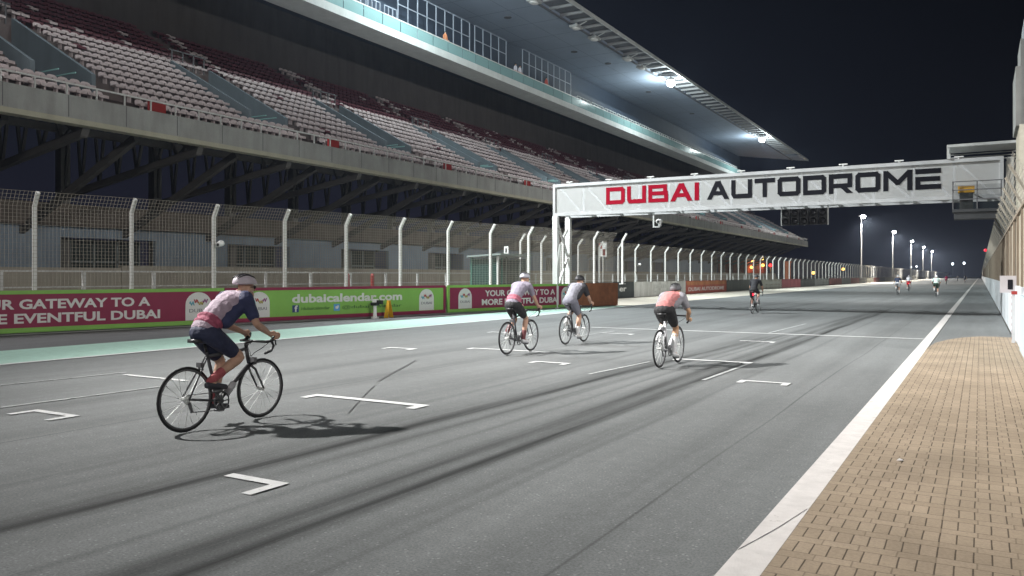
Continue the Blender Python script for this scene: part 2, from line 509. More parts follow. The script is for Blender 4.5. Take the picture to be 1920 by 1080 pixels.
# white edge lines
def line(name, pts, w, z, m):
    b = MB()
    n = len(pts)
    for i, (x, y) in enumerate(pts):
        a = Vector(pts[max(i - 1, 0)]); c = Vector(pts[min(i + 1, n - 1)])
        d = (c - a).normalized(); nx, ny = d.y * w / 2, -d.x * w / 2
        b.v += [(x - nx, y - ny, z), (x + nx, y + ny, z)]
    for i in range(n - 1): b.f.append((2 * i, 2 * i + 1, 2 * i + 3, 2 * i + 2)); b.m.append(0)
    return b.build(name, m, kind='structure')
line('edge_line', [(-15.18, -60), (-15.18, 26), (-16.05, 40), (-16.1, 48)], .16, .010, M['road_white'])
line('edge_line', [(-1.115, -60), (-1.115, 60), (-1.115, 250), (-1.115, 900)], .21, .010, M['kerb_white'])
line('start_line', [(-10.4, 22.75), (-1.23, 22.75)], .15, .010, M['road_white'])
for pts, m in [([(-5.48, 11.9), (-5.3, 14.2)], 'road_faded'), ([(-10.3, 2.0), (-10.2, 7.6)], 'road_faded'), ([(-12.45, 5.0), (-12.2, 8.3)], 'road_faded'),
               ([(-3.66, 12.1), (-3.62, 14.9)], 'road_faded'), ([(-9.2, 19.2), (-9.1, 21.5)], 'road_faded'), ([(-5.1, 23.0), (-5.0, 28)], 'road_faded')]:
    line('track_line', pts, .06, .008, M[m])
line('crack', [(-1.215, 4.7), (-1.16, 4.95), (-1.1, 5.25), (-1.02, 5.75)], .006, .012, M['dark_steel'])
# grid boxes: a cross bar and two short ticks
def grid_box(x0, x1, y, l=True, r=True, tick=.3, w=.1):
    b = MB(); z = .010
    poly = []
    if l: poly.append((x0, y - tick)); poly.append((x0 + w, y - tick)); poly.append((x0 + w, y - w))
    else: poly.append((x0, y - w))
    if r: poly += [(x1 - w, y - w), (x1 - w, y - tick), (x1, y - tick)]
    else: poly += [(x1, y - w)]
    poly += [(x1, y), (x0, y)]
    b.add([(a, c, z) for a, c in poly], [tuple(range(len(poly)))])
    b.build('grid_marking', M['road_white'], kind='structure')
grid_box(-9.70, -8.85, 5.45, tick=.36); grid_box(-7.72, -5.85, 8.05, tick=.32, w=.13); grid_box(-5.2, -4.58, 4.48, l=False, tick=.38)
grid_box(-11.9, -10.4, 8.12, r=False, l=False); grid_box(-9.7, -7.75, 14.95, tick=.28, w=.12); grid_box(-7.18, -6.43, 13.2, tick=.3, w=.11)
grid_box(-11.35, -10.6, 14.15, tick=.35); grid_box(-5.05, -3.6, 15.0, tick=.3, w=.13); grid_box(-3.16, -2.42, 12.4, tick=.32, w=.1)
grid_box(-9.1, -8.15, 20.7, tick=.3, l=False); grid_box(-5.1, -4.25, 19.95, tick=.3, l=False); grid_box(-12.0, -11.1, 19.5, tick=.3)
# loose tyre mark curling across the grid
cv = [(-6.33, 7.1), (-6.75, 7.7), (-7.2, 8.4), (-7.75, 9.4), (-8.35, 10.6), (-9.2, 12.2)]
sk_ = mat('skid_rubber', (.072, .072, .074), .8, .3, 30)
line('skid_mark', [(-7.86, 9.5), (-8.1, 9.95), (-8.4, 10.55), (-8.75, 11.3), (-9.2, 12.2)], .042, .007, sk_)
line('skid_mark', [(-6.33, 7.1), (-6.75, 7.75), (-7.2, 8.45), (-7.6, 9.1)], .014, .007, sk_)
# paving by the pit wall, with its rounded far end, on a low bed
pv = MB()
outline = [(-1.0, -12), (.74, -12), (.74, 24.2), (.35, 24.35), (-.05, 24.2), (-.4, 23.6), (-.7, 22.6), (-.92, 21.4), (-1.0, 19.8)]
pv.prism(outline, lambda a, c, d: (a, c, d), -.02, .022)
pv.build('paving', M['pavers'], kind='structure')
for x, y, r in ((-.62, 7.6, .03), (-.58, 7.66, .02), (.25, 9.5, .02), (-.66, 7.55, .02)):
    pass
lf = MB()
lf.add([(-.62, 7.58, .026), (-.575, 7.565, .034), (-.56, 7.61, .026), (-.6, 7.64, .036)], [(0, 1, 2), (0, 2, 3)])
lf.build('dry_leaf', M['kerb_white'], label='small pale dry leaf lying on the brown paving beside the white line', cat='leaf')

# ------------------------------------------------------------------ first barrier with its boards and fence
BO = Vector((-22.5, 11.6, 0)); BE = Vector((.1968, .9804, 0)); BN = Vector((.9804, -.1968, 0))
def bp(s, n, z): return BO + BE * s + BN * n + Vector((0, 0, z))
def bloc(name, s, label, cat, group=None):
    return empty(name, bp(s, 0, 0), label, cat, group, rz=atan2(BE.y, BE.x))   # local x along the wall, local -y to the track
b = MB()
b.prism([(-.25, 0), (-.25, .2), (-.12, .34), (-.1, 1.15), (.1, 1.15), (.12, .34), (.25, .2), (.25, 0)], lambda a, c, d: bp(d, a - .3, c), -16, 29.0)
b.build('concrete_barrier', M['concrete'], label='angled concrete barrier behind the maroon and green advertising boards', cat='barrier')

def text_mesh(body, size=1, off=0.0, ext=.004, space=1.0):
    cu = bpy.data.curves.new('t', 'FONT'); cu.body = body; cu.size = size; cu.offset = off; cu.extrude = ext; cu.space_character = space
    cu.resolution_u = 3
    o = bpy.data.objects.new('t', cu); COL.objects.link(o)
    dg = bpy.context.evaluated_depsgraph_get()
    me = bpy.data.meshes.new_from_object(o.evaluated_get(dg))
    bpy.data.objects.remove(o); bpy.data.curves.remove(cu)
    return me

def put_text(parent, body, x0, x1, z0, h, m, y, off=.02, space=1.0, name='lettering', cap=.73):
    """text standing in the x-z plane of its parent, reading along +x, facing -y; capitals h tall"""
    me = text_mesh(body, 1, off, .006, space)
    xs = [v.co.x for v in me.vertices]
    lo, hi = min(xs), max(xs)
    sx = (x1 - x0) / (hi - lo); sz = h / cap
    for v in me.vertices:
        x, yy, z = v.co
        v.co = (x0 + (x - lo) * sx, y - z, z0 + yy * sz)
    me.materials.clear(); me.materials.append(m)
    return link_mesh(name, me, parent)

def arch(parent, xc, z0, w, h, y):
    pts = [(xc - w / 2, z0), (xc + w / 2, z0)]
    for i in range(13):
        a = pi * i / 12
        pts.append((xc + w / 2 * cos(a), z0 + h - w / 2 * .92 + w / 2 * .92 * sin(a)))
    b = MB(); b.prism(pts, lambda a, c, d: (a, d, c), y, y - .008)
    o = b.build('emblem', M['letter'], parent)
    cols = [('e1', (.08, .35, .45)), ('e2', (.45, .06, .05)), ('e3', (.35, .30, .05)), ('e4', (.25, .05, .2))]
    for i, (n, c) in enumerate(cols):
        q = MB(); q.sm = True
        x = xc + w * (-.26 + .17 * i); z = z0 + h * (.60 if i % 2 == 0 else .68)
        q.tube([(x - w * .09 + w * .18 * k / 7, y - .011, z + h * .07 * sin(k * 1.6 + i)) for k in range(8)], w * .022, 5)
        q.build('swirl', mat('emblem_' + n, c, .5, .05), o)
    tx = put_text(o, 'DUBAI', xc - w * .36, xc + w * .36, z0 + h * .28, h * .13, mat('emblem_grey', (.16, .16, .18), .5, .05), y - .009, 0)
    return o

def board(s0, s1, face, border, label, z0=.06, z1=1.2):
    r = bloc('advertising_board', s0, label, 'advertising board', 'boards on the angled barrier')
    L = s1 - s0
    b = MB(); b.box(.12, L - .12, -.03, .02, z0 + .13, z1 - .1); b.build('panel', M[face], r)
    b = MB()
    b.box(0, L, -.045, .02, z0, z0 + .13); b.box(0, L, -.045, .02, z1 - .1, z1)
    b.box(0, .12, -.045, .02, z0 + .13, z1 - .1); b.box(L - .12, L, -.045, .02, z0 + .13, z1 - .1)
    b.build('border', M[border], r)
    return r

b1 = board(-3.4, 6.42, 'maroon', 'lime', 'maroon board with green border ending behind the nearest cyclist')
put_text(b1, 'YOUR GATEWAY TO A', 2.43, 7.42, .705, .26, M['letter'], -.032, .028)
put_text(b1, 'MORE EVENTFUL DUBAI', 2.25, 7.72, .32, .26, M['letter'], -.032, .028)
arch(b1, 8.95, .2, .86, .88, -.031)
b2 = board(6.44, 16.32, 'lime', 'maroon', 'lime green board with maroon border and a large white web address')
arch(b2, 1.24, .2, .8, .86, -.031); arch(b2, 8.82, .2, .8, .86, -.031)
put_text(b2, 'dubaicalendar.com', 2.52, 7.52, .66, .30, M['letter'], -.032, .03)
q = MB(); q.box(2.53, 2.79, -.04, -.031, .32, .57); fb = q.build('icon', mat('icon_navy', (.025, .05, .16), .5, .05), b2)
put_text(fb, 'f', 2.61, 2.74, .345, .22, M['letter'], -.041, .03)
q = MB(); q.box(4.27, 4.53, -.04, -.031, .32, .57); tw = q.build('icon', mat('icon_blue', (.10, .33, .62), .5, .05), b2)
q = MB(); q.sm = True; q.ball((4.4, -.041, .44), (.075, .006, .055)); q.ball((4.45, -.041, .485), (.04, .006, .035)); q.build('bird', M['letter'], tw)
dk = mat('letter_dark_green', (.03, .09, .02), .5, .05)
put_text(b2, '/dubaicalendar', 2.88, 4.1, .39, .12, dk, -.032, 0); put_text(b2, '@dubai_calendar', 4.65, 7.5, .39, .12, dk, -.032, 0)
b3 = board(16.44, 25.35, 'maroon', 'lime', 'maroon board with green border and two lines of white capitals, behind the second cyclist')
put_text(b3, 'YOUR GATEWAY TO A', 2.28, 7.2, .705, .26, M['letter'], -.032, .028)
put_text(b3, 'MORE EVENTFUL DUBAI', 2.08, 7.45, .32, .26, M['letter'], -.032, .028)
arch(b3, 1.04, .2, .8, .86, -.031); arch(b3, 8.1, .2, .8, .86, -.031)
r = bloc('advertising_board', 25.37, 'plain weathered rust brown board closing the far end of the angled barrier', 'advertising board', 'boards on the angled barrier')
b = MB(); b.box(0, 3.65, -.05, .02, .04, 1.22); b.build('panel', M['rust'], r)

# fence on the first barrier: bent posts and a real wire net
fen = empty('debris_fence', bp(0, -.28, 1.15), 'tall wire debris fence with white cranked posts on the angled barrier', 'fence', rz=atan2(BE.y, BE.x))
def post_mesh():
    b = MB()
    b.bar((0, 0, 0), (0, 0, 2.36), .09, .11, up=(0, 1, 0)); b.bar((0, 0, 2.35), (0, -.27, 2.74), .088, .108, up=(0, 1, 0))
    b.box(-.14, .14, -.12, .12, -.01, .03)
    return b.mesh('post', M['post'])
pm = post_mesh()
for i in range(-2, 12):
    s = .96 + 2.636 * i
    o = link_mesh('post', pm, fen); o.location = (s, 0, 0)
b = MB()
w = .0075
for k in range(24): b.box(-5, 28.9, -.085, -.085 + w, .05 + .1 * k, .05 + .1 * k + w)
for k in range(1, 5): b.box(-5, 28.9, -.085 - .068 * k, -.085 - .068 * k + w, 2.35 + .098 * k, 2.35 + .098 * k + w)
for k in range(340):
    x = -5 + .1 * k
    b.box(x, x + w, -.085, -.085 + w, .05, 2.35); b.bar((x, -.085, 2.35), (x, -.355, 2.74), w)
b.build('net', M['net'], fen)
def cctv(name, loc, label, rz=0):
    r = empty(name, loc, label, 'camera', 'cameras on the fences and gantry', rz)
    b = MB(); b.tube([(0, 0, 0), (.16, 0, 0), (.2, 0, .05)], .025, 6); b.build('bracket', M['post'], r)
    b = MB(); b.sm = True; b.ball((.22, 0, .10), (.12, .1, .1)); b.tube([(.22, 0, .1), (.22, -.14, .06)], [.075, .085], 10); b.build('housing', M['white'], r)
    b = MB(); b.sm = True; b.ball((.22, -.15, .055), (.05, .03, .05)); b.build('lens', M['black'], r)
    return r
cctv('security_camera', bp(.96 + 2.636 * 2 + .05, -.28, 2.55), 'white dome camera on the third cranked post from the left', rz=.2)

# things standing in front of the green board
r = empty('timing_camera', bp(12.3, .42, 0), 'white timing post with a black camera head in front of the green board', 'timing camera')
b = MB(); b.box(-.1, .1, -.1, .1, 0, .06); b.tube([(0, 0, .05), (0, 0, .5)], [.075, .06], 10); b.build('post', M['white'], r)
b = MB(); b.box(-.13, .13, -.1, .1, .48, .6); b.box(.08, .3, .0, .12, .54, .68); b.build('camera_head', M['black'], r)
b = MB(); b.box(-.07, .08, -.07, .07, .6, .72); b.build('cap', M['white'], r)
r = empty('caution_sign', bp(12.98, .4, 0), 'narrow yellow folding sign standing in front of the green board', 'folding sign')
for sg in (-1, 1):
    b = MB(); b.prism([(-.11, 0), (.11, 0), (.06, .66), (-.06, .66)], lambda a, c, d: (a * .9, sg * (.16 - c * .2) + d, c), -.012, .012); b.build('leaf_panel', M['yellow'], r)

# ------------------------------------------------------------------ second barrier, boards, long fence
XB = -22.0
b = MB(); b.prism([(-.3, 0), (-.3, .2), (-.12, .34), (-.1, 1.12), (.1, 1.12), (.12, .34), (.3, .2), (.3, 0)], lambda a, c, d: (XB - .35 + a, d, c), 38.2, 760)
b.build('concrete_barrier', M['concrete'], label='long concrete barrier running beside the cream runoff into the distance', cat='barrier')
fl = empty('debris_fence', (XB - .3, 0, 1.12), 'long wire debris fence with cranked posts receding along the far barrier', 'fence')
def post2_mesh():
    b = MB()
    b.box(-.05, .05, -.05, .05, 0, 2.42); b.bar((0, 0, 2.4), (.3, 0, 2.82), .095, .1, up=(0, 1, 0))
    return b.mesh('post', M['post'])
p2 = post2_mesh()
ys = []
y = 39.3; k = 0
while y < 740:
    ys.append(y); y += 2.5 if y < 46 else 3.3
for y in ys[:100]:
    o = link_mesh('post', p2, fl); o.location = (0, y, 0)
b = MB()
for y in ys[100:]:
    b.box(-.05, .05, y - .05, y + .05, 0, 2.42); b.bar((0, y, 2.4), (.3, y, 2.82), .095, .1, up=(0, 1, 0))
b.build('far_posts', M['post'], fl, kind='stuff')
b = MB(); b.add([(.06, 38.5, 0), (.06, 740, 0), (.06, 740, 2.4), (.06, 38.5, 2.4), (.36, 740, 2.82), (.36, 38.5, 2.82)], [(0, 1, 2, 3), (3, 2, 4, 5)])
b.build('net', M['net_far'], fl)
edges = [43.2, 55.6, 67.6, 80.5, 92.4, 106.4, 119, 130.2, 143.8, 158, 170, 183, 196, 209, 222, 235, 250]
cols = [('ad_black', (.03, .038, .04), 'black board with white letters at the near end of the far barrier'),
        ('ad_white', (.46, .47, .45), 'faded grey white board with ghostly print between the black and the red board'),
        ('ad_red', (.36, .085, .06), 'faded red board lettered in white with an orange strip on top'),
        ('ad_dark', (.075, .085, .08), 'dark grey worn board behind the black clad rider'),
        ('ad_cream', (.34, .34, .30), 'worn cream board just past the black clad rider'),
        ('ad_pink', (.34, .11, .12), 'faded pinkish red board after the worn cream one'),
        ('ad_dark', (.075, .085, .08), 'dark board between the pinkish red one and the plain grey one'),
        ('ad_grey', (.22, .24, .235), 'plain mid grey board after the second dark board'),
        ('ad_redbrown', (.24, .085, .08), 'brownish red board beyond the plain grey one'),
        ('ad_grey', (.22, .24, .235), 'small distant grey board beyond the brownish red one'),
        ('ad_redbrown', (.24, .085, .08), None), ('ad_dark', (.075, .085, .08), None), ('ad_cream', (.34, .34, .30), None), ('ad_redbrown', (.24, .085, .08), None), ('ad_grey', (.22, .24, .235), None), ('ad_cream', (.34, .34, .30), None)]
far_l = {10: 'distant red brown board, first of the tiny ones where the riders thin out', 11: 'tiny distant dark board between a red brown and a cream one',
         12: 'tiny distant cream board after the tiny dark one', 13: 'tiny most distant red brown board on the far barrier', 14: 'tiny distant grey board near the end of the row', 15: 'last and most distant cream board of the far barrier'}
for i, (mn, c, lb) in enumerate(cols):
    y0, y1 = edges[i] + .04, edges[i + 1] - .04
    r = empty('advertising_board', (XB, y0, 0), lb or far_l[i], 'advertising board', 'boards on the far barrier', rz=pi / 2)
    L = y1 - y0
    b = MB(); b.box(0, L, -.04, .04, .03, 1.16); b.build('panel', mat(mn, c, .6, .12, .9, stain=.3), r)
    if i == 0: put_text(r, 'er', L - 2.75, L - 1.45, .5, .40, M['letter'], -.042, .02)
    if i == 2:
        b = MB(); b.box(.2, L - .2, -.046, -.04, .78, 1.1); b.build('strip', mat('ad_orange', (.42, .17, .07), .6, .2, 2, stain=.3), r)
        put_text(r, 'DUBAI AUTODROME', .7, L - .9, .26, .34, M['letter'], -.042, .015)
    if i == 3: put_text(r, '|< S', 2.2, L - 4.5, .4, .4, mat('ghost_grey', (.2, .21, .2), .6, .3, 4), -.042, 0) if False else None
    if i in (1, 4):
        g = MB()
        rnd = random.Random(i)
        x = L * .35
        while x < L * .92:
            wd = rnd.uniform(.25, .5); g.box(x, x + wd, -.043, -.0405, .62, .9); x += wd + .12
        x = L * .35
        while x < L * .92:
            wd = rnd.uniform(.3, .7); g.box(x, x + wd, -.043, -.0405, .3, .44); x += wd + .1
        g.build('faded_print', mat('faded_print', (.36, .37, .355), .6, .2, 5), r)
cctv('security_camera', (XB - .25, 56.9, 2.35), 'white dome camera on a cranked post of the far fence right of the gantry leg', rz=0)
r = empty('marker_sign', (XB - .25, 50.6, 0), 'red and white marker sign on a slim post behind the brown board', 'sign')
b = MB(); b.box(-.03, .03, -.03, .03, 0, 3.9); b.build('post', M['post'], r)
b = MB(); b.box(-.3, .3, -.05, -.032, 2.9, 3.85); b.build('plate', M['white'], r)
b = MB(); b.box(-.28, -.03, -.058, -.051, 3.45, 3.82); b.box(.0, .2, -.058, -.051, 2.98, 3.4); b.build('red_field', M['red'], r)

# ------------------------------------------------------------------ gantry over the track
GY = 35.0
g = empty('start_gantry', (-18, GY, 0), 'white banner gantry spanning the track, lettered in red and black', 'gantry')
def gb(): return MB()
X0, X1 = 0, 18.75           # local x from the left end
b = MB(); b.add([(X0 + .08, -.02, 4.6), (X1 - .1, -.02, 4.6), (X1 - .1, -.02, 5.96), (X0 + .08, -.02, 5.96)], [(0, 1, 2, 3)]); b.build('banner', M['banner'], g)
b = MB()
b.box(X0, X1, -.09, .03, 5.9, 6.04); b.box(X0, X1, -.09, .03, 4.5, 4.64); b.box(X0, X0 + .12, -.09, .03, 4.64, 5.9); b.box(X1 - .12, X1, -.09, .03, 4.64, 5.9)
b.box(X0, X1, 1.32, 1.44, 5.9, 6.04); b.box(X0, X1, 1.32, 1.44, 4.5, 4.64)
b.build('frame', mat('gantry_grey', (.46, .465, .475), .5, .06, 2, .08, stain=.12), g)
b = MB()
nb = 13
for i in range(nb):
    xa = X0 + .2 + (X1 - .4) * i / nb; xb = X0 + .2 + (X1 - .4) * (i + 1) / nb
    for yy in (.09, 1.38):
        b.bar((xa, yy, 4.64), (xa, yy, 5.9), .09); b.bar((xa, yy, 5.9), (xb, yy, 4.64), .085)
    b.bar((xa, .1, 4.57), (xa, 1.36, 4.57), .08); b.bar((xa, .1, 5.97), (xb, 1.36, 5.97), .06)
    b.bar((xa, .1, 4.57), (xb, 1.36, 4.57), .05)
b.build('truss', M['steel'], g)
rb = MB()  # grey strips paint the truss's shade showing through the cloth
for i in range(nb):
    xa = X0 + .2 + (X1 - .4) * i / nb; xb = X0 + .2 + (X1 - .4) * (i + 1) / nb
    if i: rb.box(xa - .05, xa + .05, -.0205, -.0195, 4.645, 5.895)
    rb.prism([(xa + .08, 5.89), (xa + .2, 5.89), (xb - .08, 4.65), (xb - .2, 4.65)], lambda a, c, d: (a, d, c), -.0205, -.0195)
rb.build('truss_shade', mat('truss_shade', (.40, .405, .415), .6, .1), g)
for i in range(9):
    b = MB(); x = X0 + .9 + i * 2.05
    b.tube([(x, -.06, 6.03), (x, -.06, 6.1)], .05, 6); b.box(x - .16, x + .16, -.12, 0, 6.09, 6.13)
    b.build('lamp_bracket', M['white'], g)
for yy in (0.0, 1.38):
    b = MB(); b.box(-.02, .24, yy - .1, yy + .12, 0, 4.5); b.build('leg', M['white'], g)
b = MB(); b.bar((.11, .12, 4.3), (.11, 1.28, 2.6), .09); b.bar((.11, 1.28, 2.5), (.11, .12, .9), .09); b.build('brace', M['white'], g)
b = MB(); b.bar((.12, .05, 1.7), (.5, -.3, 3.1), .07); b.build('prop', M['white'], g)
for xx in (18.85,):
    for yy in (0.1, 1.38):
        b = MB(); b.box(xx, xx + .22, yy - .1, yy + .1, 0, 6.0); b.build('leg', M['concrete'], g)

LET = {
 'D': (1.22, [[(0, 0), (.2, 0), (.2, 1), (0, 1)], [(.2, .8), (1.02, .8), (1.08, 1), (.2, 1)], [(.2, 0), (1.08, 0), (1.02, .2), (.2, .2)], [(1.02, .2), (1.22, .14), (1.22, .86), (1.02, .8)], [(1.02, .8), (1.22, .86), (1.08, 1)], [(1.02, .2), (1.08, 0), (1.22, .14)]]),
 'U': (1.2, [[(0, .2), (.2, .2), (.2, 1), (0, 1)], [(1, .2), (1.2, .2), (1.2, 1), (1, 1)], [(0, .2), (.12, 0), (1.2, 0), (1.2, .2)]]),
 'B': (1.22, [[(0, 0), (.2, 0), (.2, 1), (0, 1)], [(.2, .82), (1.15, .82), (1.15, 1), (.2, 1)], [(.2, .42), (1.2, .42), (1.2, .6), (.2, .6)], [(.2, 0), (1.22, 0), (1.22, .18), (.2, .18)], [(.95, .6), (1.15, .6), (1.15, .82), (.95, .82)], [(1.02, .18), (1.22, .18), (1.22, .42), (1.02, .42)]]),
 'A': (1.3, [[(0, 0), (.24, 0), (.78, 1), (.52, 1)], [(.78, 1), (.65, .76), (1.06, 0), (1.3, 0)], [(.37, .24), (.93, .24), (.83, .42), (.467, .42)]]),
 'I': (.22, [[(0, 0), (.22, 0), (.22, 1), (0, 1)]]),
 'T': (1.15, [[(0, .8), (1.15, .8), (1.15, 1), (0, 1)], [(.475, 0), (.675, 0), (.675, .8), (.475, .8)]]),
 'O': (1.25, [[(.2, .8), (1.05, .8), (1.11, 1), (.14, 1)], [(.14, 0), (1.11, 0), (1.05, .2), (.2, .2)], [(1.05, .2), (1.25, .14), (1.25, .86), (1.05, .8)], [(0, .14), (.2, .2), (.2, .8), (0, .86)], [(1.05, .8), (1.25, .86), (1.11, 1)], [(1.05, .2), (1.11, 0), (1.25, .14)], [(0, .86), (.2, .8), (.14, 1)], [(.14, 0), (.2, .2), (0, .14)]]),
 'R': (1.22, [[(0, 0), (.2, 0), (.2, 1), (0, 1)], [(.2, .8), (1.2, .8), (1.2, 1), (.2, 1)], [(1.0, .3), (1.2, .3), (1.2, .8), (1.0, .8)], [(.2, .3), (1.0, .3), (1.0, .48), (.2, .48)], [(.62, .3), (.9, .3), (1.22, 0), (.94, 0)]]),
 'M': (1.4, [[(0, 0), (.2, 0), (.2, 1), (0, 1)], [(1.2, 0), (1.4, 0), (1.4, 1), (1.2, 1)], [(.2, 1), (.2, .72), (.62, .3), (.7, .5)], [(1.2, 1), (.7, .5), (.78, .3), (1.2, .72)], [(.7, .5), (.62, .3), (.78, .3)]]),
 'E': (1.2, [[(0, .0), (.2, 0), (.2, .6), (0, .6)], [(0, .8), (1.2, .8), (1.2, 1), (0, 1)], [(.2, .41), (1.15, .41), (1.15, .6), (.2, .6)], [(.2, 0), (1.2, 0), (1.2, .2), (.2, .2)]]),
}
def fatten(p, e):
    """push every edge of a convex polygon outwards by e"""
    n = len(p); ar = sum(p[i][0] * p[(i + 1) % n][1] - p[(i + 1) % n][0] * p[i][1] for i in range(n))
    q = [Vector(c) for c in (p if ar > 0 else p[::-1])]
    out = []
    for i in range(n):
        a, b_, c = q[i - 1], q[i], q[(i + 1) % n]
        d1 = (b_ - a).normalized(); d2 = (c - b_).normalized()
        n1 = Vector((d1.y, -d1.x)); n2 = Vector((d2.y, -d2.x))
        m_ = n1 + n2
        k_ = e / max(.35, m_.dot(n1)) 
        out.append(tuple(b_ + m_ * k_))
    return out
def letters(word, x0, x1, z0, h, m):
    gap = .2
    tot = sum(LET[c][0] for c in word) + gap * (len(word) - 1)
    k = (x1 - x0) / tot
    b = MB(); x = x0
    for c in word:
        wd, polys = LET[c]
        for i, p in enumerate(polys): b.prism(fatten(p, .026), lambda a, cc, d: (x + a * k, d, z0 + cc * h), -.022, -.034 - .0006 * i)
        x += (wd + gap) * k
    b.build('lettering', m, g)
letters('DUBAI', -15.2 + 18, -10.78 + 18, 4.96, .76, M['red_letter'])
letters('AUTODROME', -10.38 + 18, -1.32 + 18, 4.96, .76, M['black_letter'])
# canopy and service balcony at the pit wall end
b = MB(); b.box(16.9, 19.2, -.2, 1.6, 6.48, 6.58); b.box(16.9, 16.98, -.16, -.08, 6.05, 6.48); b.box(16.9, 16.98, 1.44, 1.52, 6.05, 6.48)
for k in range(3): b.box(17.0, 19.2, 1.3, 1.34, 6.12 + .12 * k, 6.15 + .12 * k)
b.build('canopy', M['steel'], g)
bal = MB(); bal.box(17.1, 18.7, -.95, -.1, 3.95, 4.06); bal.box(17.15, 18.6, -.9, -.15, 3.7, 3.95); bl = bal.build('balcony', mat('balcony_dark', (.035, .037, .04), .6, .15, 3), g)
b = MB()
for x in (17.12, 17.9, 18.66):
    b.box(x - .02, x + .02, -.95, -.91, 4.06, 5.08)
for z in (4.4, 4.75, 5.06): b.box(17.1, 18.7, -.95, -.91, z, z + .035)
for z in (4.4, 4.75, 5.06): b.box(17.1, 17.135, -.91, -.1, z, z + .035)
b.build('railing', M['dark_steel'], bl)
b = MB(); b.add([(17.14, -.9, 4.08), (18.64, -.9, 4.08), (18.64, -.9, 4.95), (17.14, -.9, 4.95)], [(0, 1, 2, 3)]); b.build('screen', glass_mat('glass_smoke', (.05, .06, .06), .3), bl)
r = empty('flag_box', (-.45, GY - .62, 4.06), 'black cabinet with an orange yellow lid on the gantry balcony', 'cabinet')
b = MB(); b.box(-.22, .22, -.15, .15, 0, .62); b.build('cabinet_body', M['black'], r)
b = MB(); b.box(-.27, .27, -.2, .2, .62, .86); b.build('lid', M['yellow'], r)
# start lights hung below
r = empty('start_light_panel', (-8.2, GY - .1, 3.55), 'panel of ten unlit black start lamps hanging under the gantry', 'start lights')
r.location = (-7.25, GY + .1, 3.72)
b = MB()
for x in (-.02, .9, 1.82): b.box(x, x + .05, -.03, .03, -.02, .8)
b.build('hanger', M['steel'], r)
for i in range(5):
    for j in range(2):
        x = .18 + .37 * i; z = .18 + .34 * (1 - j) - .02
        b = MB(); b.box(x - .17, x + .17, -.06, .06, z - .165, z + .165)
        o = b.build('lamp_housing', M['black'], r)
        b = MB(); b.sm = True
        b.tube([(x, -.06, z), (x, -.2, z)], [.13, .135], 12, cap=False); b.ball((x, -.065, z), (.11, .03, .11))
        b.build('lamp_hood', mat('lamp_glass', (.03, .03, .035), .2, .1), o)
for X, lb in ((-12.9, 'white camera unit hanging from a rod under the gantry beam left of the start lights'),):
    r = empty('hanging_camera', (X, GY + .05, 3.75), lb, 'camera')
    b = MB(); b.box(-.03, .03, -.03, .03, .1, .76); b.box(-.03, .3, -.03, .03, .05, .1); b.build('hanger', M['steel'], r)
    b = MB(); b.sm = True; b.tube([(.3, .08, .35), (.3, -.25, .3)], .1, 10); b.tube([(.3, 0, .1), (.3, 0, .3)], .07, 8); b.build('housing', M['white'], r)
    b = MB(); b.sm = True; b.ball((.3, -.26, .3), (.07, .03, .07)); b.build('lens', M['black'], r)

# ------------------------------------------------------------------ pit wall on the right
p = empty('pit_wall', (.75, 17, 0), 'white based pit wall with tall beige screening running down the right side', 'wall')
b = MB(); b.box(0, .3, 3.2, 700, 0, 1.36); b.build('base', M['white_wall'], p)
b = MB(); b.box(-.03, .32, -1, 3.2, 0, 1.2); b.build('near_base', mat('near_panel', (.36, .42, .45), .5, .05, 1.5), p)
screen = mat('screen_beige', (.25, .215, .165), .75, .14, 1.2, .2, stain=.28)
b = MB()
yy = 1.0; k = 0
while yy < 690:
    L = 2.4 if yy < 120 else 12
    b.box(.04 + .012 * (k % 3), .12, yy, yy + L - .05, 1.365, 3.05); yy += L; k += 1
b.build('screen', screen, p)
b = MB()
yy = 1.0
while yy < 300: b.box(-.0, .05, yy - .06, yy, 1.3, 3.1); yy += 2.4 if yy < 80 else 9.6
b.box(-.0, .05, 1, 690, 3.05, 3.12)
b.build('screen_post', mat('screen_post', (.17, .135, .10), .7, .15), p)
b = MB(); b.add([(.05, -1, 3.1), (.05, 690, 3.1), (-.28, 690, 3.72), (-.28, -1, 3.72)], [(0, 1, 2, 3)]); b.build('overhang_net', M['net_pit'], p)
b = MB()
yy = 1.0
while yy < 300:
    b.bar((.05, yy, 3.1), (-.28, yy, 3.72), .05, .06, up=(0, 1, 0)); yy += 2.4 if yy < 80 else 9.6
b.build('net_arm', mat('net_arm', (.22, .20, .165), .6, .1), p)
r = empty('number_sign', (.62, 23.4, 0), 'small white plate with a black number one on the pit wall', 'sign')
b = MB(); b.box(-.2, .26, -.015, .015, 1.18, 1.6); b.build('plate', mat('plate_grey', (.40, .38, .40), .6, .05), r)
put_text(r, '1', -.035, .075, 1.27, .24, M['black_letter'], -.017, .03)
r = empty('marshal_post', (.74, 22.3, 0), 'red edged white post standing where the near white panel meets the pit wall', 'post')
b = MB(); b.box(-.1, -.03, 0, .08, 0, 1.2); b.build('post', M['white_wall'], r)
b = MB()
for k in range(7): b.box(-.103, -.0985, .0, .08, .1 + .16 * k, .16 + .16 * k)
b.build('marking', M['red'], r)
b = MB(); b.box(-.11, .3, -.03, 0, 1.16, 1.24); b.build('cap_rail', M['red'], r)
b = MB()
yy = 5.0
while yy < 120: b.box(-.0025, 0, yy, yy + .03, 0, 1.35); yy += 4.0
b.build('panel_joint', mat('joint_grey', (.12, .12, .125), .8, .1), p)
